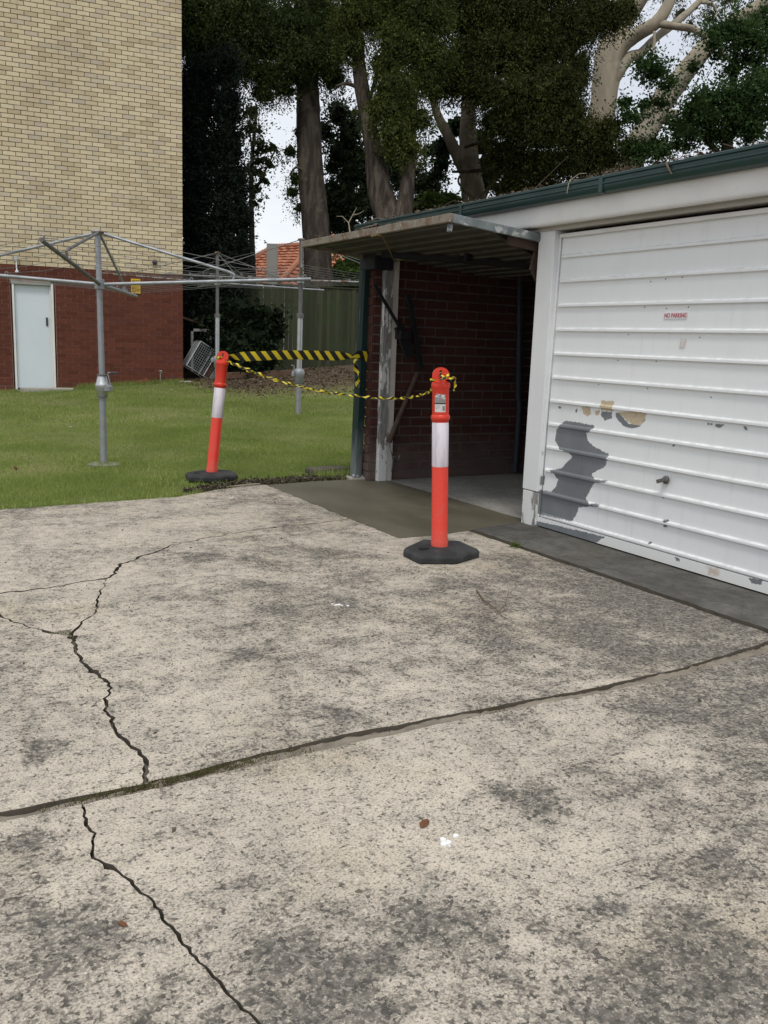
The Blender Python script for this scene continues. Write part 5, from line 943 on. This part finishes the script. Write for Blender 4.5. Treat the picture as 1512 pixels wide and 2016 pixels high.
# ------------------------------------------------------------------ rotary clothes hoists
def hoist(loc, label, ang, arm_len, rises, hub, top, house, collar, kind, arm_mats, r0, strut_f, wires, arm_r=.017):
    e = empty('clothes_hoist', loc); tag(e, label, 'clothes hoist', 'rotary clothes hoists on the lawn')
    q = MB().tube([(0, 0, -.05), (0, 0, house)], r0*1.12, 16); q.build('lower_post', M['galv'], e, local=True, smooth=True)
    if kind == 1:
        MB().tube([(0, 0, house+.10), (-.008, 0, hub), (-.012, 0, top)], [r0, r0*.92, r0*.86], 16).build('mast', M['galv'], e, local=True, smooth=True)
        q = MB().lathe([(.036, -.115), (.044, -.10), (.066, -.02), (.068, .0), (.066, .008), (.058, .02), (.044, .085), (.040, .095)], 20, (0, 0, house)); hs = q.build('gear_housing', M['galv_lt'], e, local=True, smooth=True)
        q = MB()
        for z in (-.115, .095): q.lathe([(.036, -.006), (.052, -.006), (.052, .008), (.036, .008)], 18, (0, 0, house+z))
        q.build('clamp_ring', M['galv_dk'], hs, local=True)
        q = MB().lathe([(.03, -.03), (.05, -.025), (.052, .02), (.03, .03)], 14, (.045, -.03, house-.03)); q.build('gear_case', M['galv'], hs, local=True, smooth=True)
        q = MB().tube([(.075, -.04, house-.02), (.06, -.045, house+.05), (.045, -.04, house+.115), (.05, -.045, house+.122), (.13, -.085, house+.117)], .007, 8); q.build('crank_handle', M['galv'], hs, local=True, smooth=True)
        MB().tube([(.07, -.055, house+.122), (.135, -.088, house+.117)], .011, 8).build('crank_grip', M['dkplastic'], hs, local=True, smooth=True)
    else:
        MB().tube([(0, 0, house), (0, 0, collar)], r0*1.12, 16).build('outer_tube', M['galv_lt'], e, local=True, smooth=True)
        MB().tube([(0, 0, collar), (0, 0, top)], r0*.86, 16).build('mast', M['galv_dk'], e, local=True, smooth=True)
        MB().lathe([(r0, -.035), (r0*1.5, -.03), (r0*1.5, .03), (r0, .04)], 16, (0, 0, collar)).build('collar', M['galv_dk'], e, local=True, smooth=True)
        q = MB().lathe([(r0*1.1, -.16), (r0*1.6, -.13), (r0*1.9, -.05), (.085, -.02), (.088, .03), (.07, .07), (r0*1.2, .085)], 18, (0, 0, house)); q.lathe([(0, -.05), (.03, -.045), (.034, .0), (.02, .04), (0, .045)], 12, (-.095, 0, house+.01))
        hs = q.build('gear_housing', M['galv'], e, local=True, smooth=True)
        ca = -1 if kind == 2 else 1
        MB().tube([(-.10*ca, -.03, house-.03), (-.105*ca, -.04, house+.13*ca), (-.155*ca, -.05, house+.135*ca)], .008, 8).build('crank_handle', M['galv'], hs, local=True, smooth=True)
    MB().lathe([(r0*.9, -.05), (r0*1.6, -.045), (r0*1.6, .045), (r0*.9, .05)], 14, (-.006, 0, hub)).build('hub', M['galv'], e, local=True, smooth=True)
    MB().lathe([(0, .02), (.05, .012), (.062, .0), (.05, -.02), (r0, -.025)], 14, (-.012 if kind == 1 else 0, 0, top)).build('mast_cap', M['rusty'], e, local=True, smooth=True)
    ends = []
    for k in range(4):
        a = ang+k*math.pi/2; d = Vector((math.cos(a), math.sin(a), 0)); p = d*.03+Vector((0, 0, hub)); qn = d*arm_len+Vector((0, 0, hub+rises[k])); ends.append((p, qn))
        arm = MB().tube([p, qn], arm_r, 10).build('arm', arm_mats[k], e, local=True, smooth=True)
        sp = p.lerp(qn, strut_f); el = sp+Vector((0, 0, .075)); tp = Vector((0, 0, top-.01))+d*.03
        MB().tube([tp, tp.lerp(el, .97), el+Vector((0, 0, -.012))+d*.012, sp], arm_r*(.78 if kind == 1 else .45), 8).build('strut', (arm_mats[k] if k != 0 else M['galv']) if kind == 1 else M['galv_dk'], arm, local=True, smooth=True)
        q = MB()
        for f in wires:
            c = p.lerp(qn, f)+Vector((0, 0, arm_r*.9)); q.tube([c+d*(.014*math.cos(t))+Vector((0, 0, .012+.014*math.sin(t))) for t in [2*math.pi*j/8 for j in range(9)]], .0035, 5, caps=False)
        q.build('line_eyelet', M['galv'], arm, local=True)
    for f in wires:
        q = MB()
        for k in range(4):
            a_, b_ = ends[k], ends[(k+1) % 4]; A, B = a_[0].lerp(a_[1], f), b_[0].lerp(b_[1], f); A.z += arm_r+.012; B.z += arm_r+.012
            q.tube([A, A.lerp(B, .5)-Vector((0, 0, .02)), B], .0020 if kind == 1 else .0022, 5, caps=False)
        q.build('line', M['wire'], e, local=True)
    q = MB()
    for k in range(4): q.tube([Vector((0, 0, top-.03)), ends[k][0].lerp(ends[k][1], .97)+Vector((0, 0, .02))], .0020 if kind == 1 else .0026, 5, caps=False)
    q.build('stay_wire', M['wire'], e, local=True)
    return e
h1 = hoist((2.00, 9.13, g1(2, 9.13)-.01), 'nearest rotary clothes hoist with thick post and crank, on a concrete pad', R(-24), 2.03, (.135, -.02, .09, .20), 1.765, 2.25, .80, 0, 1, [M['galv'], M['galv'], M['galv'], M['galv_dk']], .030, .62, (.42, .56, .70, .84, .97), .0175)
q = MB(); r = random.Random(8); q.prism([(2.0+.175*math.cos(a)*r.uniform(.85, 1.1), 9.13+.16*math.sin(a)*r.uniform(.85, 1.1)) for a in [2*math.pi*k/18 for k in range(18)]], -.05, .012); tag(q.build('concrete_pad', M['pad'], bevel=.006), 'ragged round concrete pad at the foot of the nearest hoist', 'pad')
hoist((5.945, 17.063, g1(5.945, 17.06)-.01), 'farthest clothes hoist near the apartment wall corner, behind the leaning bollard', R(-8), 2.15, (-.02, .0, .05, .03), 2.10, 2.66, .63, 1.48, 2, [M['galv'], M['galv_dk'], M['rusty'], M['galv_dk']], .038, .7, (.35, .5, .65, .8, .95), .0145)
hoist((5.91, 13.105, g1(5.91, 13.1)-.01), 'tall clothes hoist partly hidden by the raised garage door', R(-24), 2.1, (.03, .0, .0, .05), 2.10, 2.71, .665, 1.56, 3, [M['rusty'], M['galv_dk'], M['galv_dk'], M['galv']], .038, .7, (.35, .5, .65, .8, .95), .0145)

# ------------------------------------------------------------------ fence
F0, F1 = Vector((4.5, 21.4, 0)), Vector((13.5, 18.75, 0)); FD = (F1-F0).normalized(); FN = Vector((FD.y, -FD.x, 0))
fe = empty('paling_fence', F0); tag(fe, 'tall weathered timber paling fence gone green with moss', 'fence')
nP = 92; pm = []
for s_ in range(4):
    r = random.Random(40+s_); q = MB(); w, h = .098, 2.03; q.add([(-w/2, 0, 0), (w/2, 0, 0), (w/2, .016, 0), (-w/2, .016, 0), (-w/2, 0, h), (w/2, 0, h+r.uniform(-.01, .01)), (w/2, .016, h), (-w/2, .016, h)], [(0, 3, 2, 1), (4, 5, 6, 7), (0, 1, 5, 4), (1, 2, 6, 5), (2, 3, 7, 6), (3, 0, 4, 7)])
    me = bpy.data.meshes.new('paling'); me.from_pydata(q.v, [], q.f); me.materials.append(M['fence']); pm.append(me)
fa = math.atan2(FD.y, FD.x); r = random.Random(6)
for i in range(nP):
    p = FD*(.05+i*.1015); ob = bpy.data.objects.new('paling', pm[i % 4]); COL.objects.link(ob); ob.parent = fe
    ob.location = (p.x+FN.x*.006*(i % 2), p.y+FN.y*.006*(i % 2), .50+r.uniform(-.015, .02)+.0*i); ob.rotation_euler = (r.uniform(-.006, .006), r.uniform(-.006, .006), fa)
for z in (.75, 2.2): MB().bar(F0+FD*.0+FN*-.045+Vector((0, 0, z)), F1-FN*.045+Vector((0, 0, z)), .04, .075).build('rail', M['rail'], fe)
MB().bar(F0+FN*.0+Vector((0, 0, 2.555)), F1+Vector((0, 0, 2.555)), .06, .03).build('capping', M['fence'], fe)
MB().bar(F0+FN*.03+Vector((0, 0, .36)), F1+FN*.03+Vector((0, 0, .36)), .03, .32).build('plinth_board', M['fence'], fe)
# ------------------------------------------------------------------ junk by the corner
ce = empty('wire_cage', (6.45, 19.55, .36)); tag(ce, 'tipped-over grey wire cage trolley beside the brown brick corner', 'cage')
ax = Vector((.86, 0.05, -.51)).normalized(); ay = Vector((0.06, 1, 0)).normalized(); az = ax.cross(ay)*-1
if az.z < 0: az = -az
O = Vector((6.08, 19.45, .66)); Lx, Ly, Lz = .72, .45, .62
def cp(a, b, c): return O+ax*a*Lx+ay*b*Ly+az*c*Lz
q = MB()
for b in (0, 1):
    for p_, q_ in (((0, b, 0), (1, b, 0)), ((0, b, 1), (1, b, 1)), ((0, b, 0), (0, b, 1)), ((1, b, 0), (1, b, 1)), ((.62, b, 0), (.62, b, 1))): q.tube([cp(*p_), cp(*q_)], .011, 6)
for a, c in ((0, 0), (1, 0), (0, 1), (1, 1)): q.tube([cp(a, 0, c), cp(a, 1, c)], .011, 6)
q.build('frame', M['galv_lt'], ce)
q = MB()
for k in range(1, 9): q.tube([cp(.62*k/9, 0, 0), cp(.62*k/9, 0, 1)], .004, 5)
for k in range(1, 12): q.tube([cp(0, 0, k/12), cp(.62, 0, k/12)], .004, 5)
for k in range(1, 6): q.tube([cp(.80+.2*k/6, 0, 0), cp(.80+.2*k/6, 0, 1)], .006, 5)
for k in range(1, 9): q.tube([cp(0, k/9, 0), cp(0, k/9, 1)], .005, 5)
q.build('wire_mesh', M['cage'], ce)
MB().obox(cp(.71, .1, .45), ax*.075, ay*.008, az*.26).build('side_board', M['board'], ce)
wf = empty('window_frame', (6.62, 20.0, .5)); tag(wf, 'old white timber window frame leaning in the shade behind the wire cage', 'window frame')
for x0, x1, z0, z1 in ((6.36, 6.41, .5, 1.46), (6.80, 6.85, .5, 1.40), (6.36, 6.85, 1.40, 1.46)):
    q = MB().add([(x, y, z) for z in (z0, z1) for x, y in ((x0, 20.0+(z0-.5)*0), (x1, 20.0), (x1, 20.05), (x0, 20.05))], [(0, 1, 2, 3)[::-1], (4, 5, 6, 7), (0, 1, 5, 4), (1, 2, 6, 5), (2, 3, 7, 6), (3, 0, 4, 7)]); q.build('rail' if z1-z0 < .1 else 'stile', M['render'], wf)
tag(MB().bar((6.75, 19.05, .46), (8.6, 18.75, .58), .10, .14).build('sleeper', M['board'], bevel=.01), 'dark timber sleeper lying at the foot of the shrub', 'sleeper')
tag(MB().bar((6.05, 20.2, 1.75), (7.3, 20.4, 1.40), .04, .05).build('leaning_plank', M['board'], bevel=.003), 'thin brown plank sloping in the shade beside the wall corner', 'plank')

# ------------------------------------------------------------------ neighbouring house
hs = empty('neighbour_house', (15, 36, 0)); tag(hs, 'distant house with orange terracotta tiled roof behind the fence', 'house')
def hp(u, v, z): # u along screen right, v away
    return Vector((14.6, 34.6, 0))+Vector((.876, -.482, 0))*u+Vector((.482, .876, 0))*v+Vector((0, 0, z))
q = MB(); q.add([hp(-3, .6, 0), hp(5, .6, 0), hp(5, 8, 0), hp(-3, 8, 0), hp(-3, .6, 3.5), hp(5, .6, 3.5), hp(5, 8, 3.5), hp(-3, 8, 3.5)], [(0, 1, 5, 4), (1, 2, 6, 5), (2, 3, 7, 6), (3, 0, 4, 7)]); q.build('wall', M['white_w'], hs)
def roof_face(mb, att, a, b, c, d, rows, r):
    """courses of tiles between eave a-b and ridge d-c"""
    for k in range(rows):
        f0, f1 = k/rows, (k+1)/rows
        p0, p1, p2, p3 = a.lerp(d, f0), b.lerp(c, f0), b.lerp(c, f1), a.lerp(d, f1); nr = (p1-p0).cross(p3-p0).normalized(); n = max(1, int((p1-p0).length/.30))
        for j in range(n):
            g0, g1_ = j/n, (j+.93)/n; A, B, C_, D = p0.lerp(p1, g0), p0.lerp(p1, g1_), p3.lerp(p2, g1_), p3.lerp(p2, g0); ov = (A-D)*.10; A = A+ov; B = B+ov
            l = nr*.075; mid = (A+B)/2+nr*.035; mb.add([A+l, B+l, C_+nr*.01, D+nr*.01, A, B, mid+l, (C_+D)/2+nr*.045], [(0, 6, 7, 3), (6, 1, 2, 7), (4, 5, 1, 6, 0)]); att += [r.random()]*8
r = random.Random(77); q = MB(); att = []
ea, eb = hp(-2.6, 0, 3.42), hp(4.6, 0, 3.52); ra, rb = hp(-.55, 3.0, 5.15), hp(1.5, 3.0, 5.35)
roof_face(q, att, ea, hp(.15, 0, 3.45), hp(.8, 3.0, 5.28), ra, 13, r)
roof = q.build('roof', M['tile'], hs, attr=att); roof['kind'] = 'stuff'; roof['label'] = 'weathered brownish left slope of the tiled roof'
q = MB(); att = []; roof_face(q, att, hp(.10, -.55, 3.40), hp(4.9, -.55, 3.40), hp(2.6, 3.4, 6.0), hp(1.75, 2.4, 5.75), 15, r)
rr = q.build('roof', M['tile'], hs, attr=att); rr['kind'] = 'stuff'; rr['label'] = 'brighter orange hipped slope nearest the gum trunk'
MB().add([ea, eb, hp(4.6, 6, 3.6), rb, ra, hp(-2.6, 6, 3.5)], [(0, 1, 3, 4), (1, 2, 3), (4, 3, 2, 5), (5, 0, 4)]).build('roof_lining', M['tile'], hs, attr=[.3]*6)
for a, b in ((ra, hp(.8, 3.0, 5.28)), (hp(.12, -.55, 3.46), hp(1.75, 2.4, 5.82)), (ea, ra)):
    q = MB()
    for k in range(12): p_, q_ = a.lerp(b, k/12), a.lerp(b, (k+.95)/12); q.tube([p_+Vector((0, 0, .06)), q_+Vector((0, 0, .085))], .11, 8)
    q.build('ridge_capping', M['tile'], hs, attr=[.6]*len(q.v))
q = MB(); w_ = .20
q.add([hp(-.16+x, -.75+y, z) for z in (3.3, 4.95) for x, y in ((-w_, -.2), (w_, -.2), (w_, .2), (-w_, .2))], [(0, 1, 5, 4), (1, 2, 6, 5), (2, 3, 7, 6), (3, 0, 4, 7), (4, 5, 6, 7)]); ch = q.build('chimney', M['render'], hs)
MB().bar(hp(-2.7, -.12, 3.36), hp(5, -.62, 3.36), .12, .14).build('eave_gutter', M['white_w'], hs)

# ------------------------------------------------------------------ trees
def leaf_cloud(clumps, dens, size, asp, droop, r, spray=14, sp_r=.24, hang=(0, 0, -1), vbias=0., core=300, outl=.22):
    Vs = []; A = []
    for cx, cy, cz, rx, rz in clumps:
        vol = rx*rz*4; ns = max(4, int(dens*vol)); ry = (rx+rz)*.5
        u = r.normal(size=(ns, 3)); u /= np.linalg.norm(u, axis=1)[:, None]; rad = r.random(ns)**.45*np.where(r.random(ns) < outl, 1+.5*r.random(ns), 1.)
        C = np.array([cx, cy, cz])+u*rad[:, None]*np.array([rx, ry, rz])
        cb = r.normal(0, .14); sv = np.clip(r.random(ns)**1.3+cb+.22*u[:, 2]*rad-.05, 0, 1)   # tone of each spray: top light painted in, paler above and darker below
        d0 = r.normal(size=(ns, 3))*.8+np.array(hang)*droop+u*.5; d0 /= np.linalg.norm(d0, axis=1)[:, None]
        tt = r.uniform(-.5, 1.0, ns*spray)[:, None]; P = np.repeat(C, spray, 0)+np.repeat(d0*(sp_r*2.2*r.uniform(.6, 1.4, ns))[:, None], spray, 0)*tt+r.normal(size=(ns*spray, 3))*sp_r*.28
        D = np.repeat(d0, spray, 0)+r.normal(size=(ns*spray, 3))*.55; D /= np.linalg.norm(D, axis=1)[:, None]
        E = np.cross(D, np.repeat(r.normal(size=(ns, 3)), spray, 0)+r.normal(size=D.shape)*.5); E /= np.linalg.norm(E, axis=1)[:, None]; N_ = np.cross(D, E)
        s = (size*r.uniform(.55, 1.35, len(P)))[:, None]
        V = np.stack([P, P+D*s*.5+E*s*asp+N_*s*.06, P+D*s, P+D*s*.5-E*s*asp+N_*s*.06], 1).reshape(-1, 3); Vs.append(V)
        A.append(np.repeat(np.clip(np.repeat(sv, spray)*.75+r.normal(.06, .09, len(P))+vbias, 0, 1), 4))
        nc = max(6, int(core*vol)); u = r.normal(size=(nc, 3)); u /= np.linalg.norm(u, axis=1)[:, None]; P = np.array([cx, cy, cz])+u*(r.random(nc)**.4)[:, None]*np.array([rx, ry, rz])*.72  # larger inner leaves, toned dark to paint in the crown's shaded depth
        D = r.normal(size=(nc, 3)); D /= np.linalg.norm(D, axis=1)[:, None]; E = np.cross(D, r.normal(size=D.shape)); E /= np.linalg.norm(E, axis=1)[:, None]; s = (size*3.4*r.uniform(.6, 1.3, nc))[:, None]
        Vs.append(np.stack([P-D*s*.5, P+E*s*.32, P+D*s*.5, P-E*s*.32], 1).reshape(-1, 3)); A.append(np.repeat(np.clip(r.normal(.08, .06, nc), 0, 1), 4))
    V = np.concatenate(Vs); return V, np.arange(len(V)).reshape(-1, 4), np.concatenate(A)
def limb_mesh(limbs, r, n=12, wob=.02):
    q = MB()
    for L_ in limbs:
        pts = curve([p[:3] for p in L_], max(8, 5*len(L_))); rr = np.interp(np.linspace(0, len(L_)-1, len(pts)), range(len(L_)), [p[3] for p in L_])
        b = len(q.v); q.tube(pts, [float(x) for x in rr], n)
        ph = r.uniform(0, 6)
        for i in range(b, len(q.v)):
            k = (i-b)//n; c = pts[min(k, len(pts)-1)]; v = Vector(q.v[i]); d = v-c
            q.v[i] = tuple(c+d*(1+.09*math.sin(3*((i-b) % n)*2*math.pi/n+ph+k*.35)+r.uniform(-.05, .05)))
    return q
SPEC = { # bark, density, leaf size, aspect, droop, spray count, spray radius, label
 'tall_gum': ('bark_tall', 330, .062, .24, 1.0, 14, .16, 'tall_gum_tree', 'tallest straight grey gum tree rising behind the fence between house and garage'),
 'stringybark': ('bark_string', 340, .062, .22, 1.3, 14, .16, 'paperbark_tree', 'shaggy-barked tree with several bent trunks behind the raised door'),
 'dark_evergreen': ('bark_dark', 300, .064, .24, 1.1, 14, .17, 'evergreen_tree', 'broad dark olive evergreen filling the middle above the garage roof'),
 'forked_gum': ('bark_fork', 42, .12, .30, .4, 12, .20, 'forked_tree', 'mottled forked trunk with creeper stems standing just beyond the gutter end'),
 'pale_gum': ('bark_pale', 75, .09, .16, 1.5, 12, .20, 'pale_gum_tree', 'pale cream gum tree with spreading bare limbs at upper right'),
 'leaning_gum': ('bark_pale', 60, .09, .16, 1.5, 12, .20, 'leaning_gum_tree', 'pale trunk leaning steeply to the right with a sawn branch stub'),
 'broadleaf': ('bark_dark', 190, .075, .36, .2, 12, .17, 'broadleaf_tree', 'bright green broadleaf tree in front of the leaning pale trunk'),
 'slender_cypress': ('bark_dark', 320, .07, .22, -1.1, 14, .12, 'cypress_tree', 'dark cypress column right against the apartment wall edge'),
 'broad_cypress': ('bark_dark', 320, .07, .22, -1.1, 14, .12, 'cypress_tree', 'dark cypress column standing next to the open patch of sky'),
 'airy_tree': ('bark_dark', 60, .09, .26, .5, 13, .20, 'airy_tree', 'thin see-through tree peeking out right of the dark cypresses'),
 'leafy_backdrop_tree': ('bark_dark', 150, .085, .34, .3, 12, .17, 'backdrop_tree', 'dark leafy tree full of sky gaps behind the shaggy trunks'),
 'dark_shrub': ('bark_dark', 60, .09, .32, .2, 12, .16, 'shrub', 'large dark shrub in the shade at the left end of the fence'),
 'green_bush': ('bark_dark', 60, .10, .34, .2, 12, .16, 'bush', 'light green bush showing over the fence below the raised door'),
 'low_bush': ('bark_dark', 50, .10, .34, .2, 12, .18, 'bush', 'small yellowish green bush behind the garage roof beside the forked trunk'),
}
for k, (limbs, crown) in TREES.items():
    bark, dens, size, asp, droop, spray, spr, nm, lab = SPEC[k]; base = limbs[0][0]; bz = g1(base[0], base[1]) if base[1] < 34 else 0.
    # carry the trunk straight down to the ground
    limbs = [list(l) for l in limbs]; b0 = limbs[0][0]; b1_ = limbs[0][1]
    if b0[2] > bz+.05: limbs[0].insert(0, (b0[0]+(b0[0]-b1_[0])*.3, b0[1]+(b0[1]-b1_[1])*.3, bz-.1, b0[3]*1.15))
    root = empty(nm, (limbs[0][0][0], limbs[0][0][1], bz)); tag(root, lab, 'bush' if nm in ('shrub', 'bush') else 'tree')
    rr_ = random.Random(sum(map(ord, k))); limb_mesh(limbs[:1], rr_, 16).build('trunk', M[bark], root, smooth='all')
    for l in limbs[1:]: limb_mesh([l], rr_, 10).build('branch', M[bark], root, smooth='all')
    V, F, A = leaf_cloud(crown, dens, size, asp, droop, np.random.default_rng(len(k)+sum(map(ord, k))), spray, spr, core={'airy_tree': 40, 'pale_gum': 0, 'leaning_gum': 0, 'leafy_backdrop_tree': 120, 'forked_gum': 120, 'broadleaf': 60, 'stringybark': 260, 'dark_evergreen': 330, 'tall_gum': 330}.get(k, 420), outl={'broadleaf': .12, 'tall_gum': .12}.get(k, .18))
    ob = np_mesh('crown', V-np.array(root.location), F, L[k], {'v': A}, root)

# ------------------------------------------------------------------ small things on the ground
twig('twig', [(2.785, 3.80, .008), (2.70, 3.62, .012), (2.655, 3.453, .016), (2.62, 3.35, .010), (2.625, 3.263, .006)], .005, M['twig'], 'forked brown twig lying on the concrete right of centre', ([(2.645, 3.42, .012), (2.70, 3.44, .03), (2.74, 3.47, .075), (2.75, 3.48, .10)],))
def leafthing(x, y, z, s, label, rz=0, name='dead_leaf', mat='leaf_dry', h=.01):
    V = [(-1, 0, .2), (-.45, .42, .5), (.3, .38, .7), (1, .05, .25), (.35, -.40, .55), (-.4, -.36, .35), (0, 0, 0)]; c, s_ = math.cos(rz), math.sin(rz)
    q = MB().add([(x+s*(a*c-b*s_), y+s*(a*s_+b*c), z+h*d) for a, b, d in V], [(6, 0, 5), (6, 5, 4), (6, 4, 3), (6, 3, 2), (6, 2, 1), (6, 1, 0)]); ob = q.build(name, M[mat]); m_ = ob.modifiers.new('s', 'SOLIDIFY'); m_.thickness = .0012
    return tag(ob, label, 'leaf')
n = 420; x = rng.uniform(-.3, 3.6, n); y = rng.uniform(1.0, 6.9, n); k = ~((x > 3.0) & (y > 5.0)); x, y = x[k], y[k]; V, F = quads_at(np.stack([x, y, np.full(len(x), .004)], 1), np.where(rng.random(len(x)) < .15, .010, .0042), rng, .3)
tag(np_mesh('slab_debris', V, F, M['clod'], {'v': np.repeat(rng.random(len(x)), 4)}), 'scattered grit and leaf crumbs on the concrete slabs', 'grit', kind='stuff')
leafthing(1.258, 1.895, .003, .026, 'brown dead leaf lying on the near concrete slab', .6)
leafthing(1.13, 8.74, .03, .05, 'curled brown leaf on the lawn left of the nearest hoist', 1.2, h=.05)
leafthing(.42, 1.83, .003, .016, 'tiny dark leaf beside the near crack', 2.2, h=.006)
r = random.Random(15)
def splat(cx, cy, n, spread, label, s0=.011):
    q = MB()
    for i in range(n):
        x, y = cx+r.gauss(0, spread)*1.3, cy+r.gauss(0, spread); s_ = s0*r.uniform(.25, 1); m = 9; q.prism([(x+s_*math.cos(t)*r.uniform(.6, 1.3), y+s_*math.sin(t)*r.uniform(.5, 1.1)) for t in [2*math.pi*k/m for k in range(m)]], -.0004, .0016+.0005*i)
    tag(q.build('paint_splatter', M['splat']), label, 'splatter', kind='stuff')
splat(1.268, 1.795, 9, .014, 'white splatter dots on the near slab'); splat(2.0, 3.86, 5, .022, 'white splatter mark on the far slab', .014); splat(2.55, 7.0, 8, .07, 'white flecks on concrete near the leaning bollard', .012)
for i, (x, y, s_) in enumerate(((2.3, 12.4, .02), (5.2, 17.6, .03), (3.55, 9.6, .018), (4.75, 12.2, .02))):
    z = g1(x, y)+.03; ob = leafthing(x, y, z, s_*1.6, ['pale leaf on the grass right of the nearest hoist post', 'pale leaf on the grass before the brown brick wall', 'pale leaf on the lawn in front of the tall hoist', 'pale leaf on the grass near the foot of the tall hoist'][i], i, 'fallen_leaf', 'stone', .02)
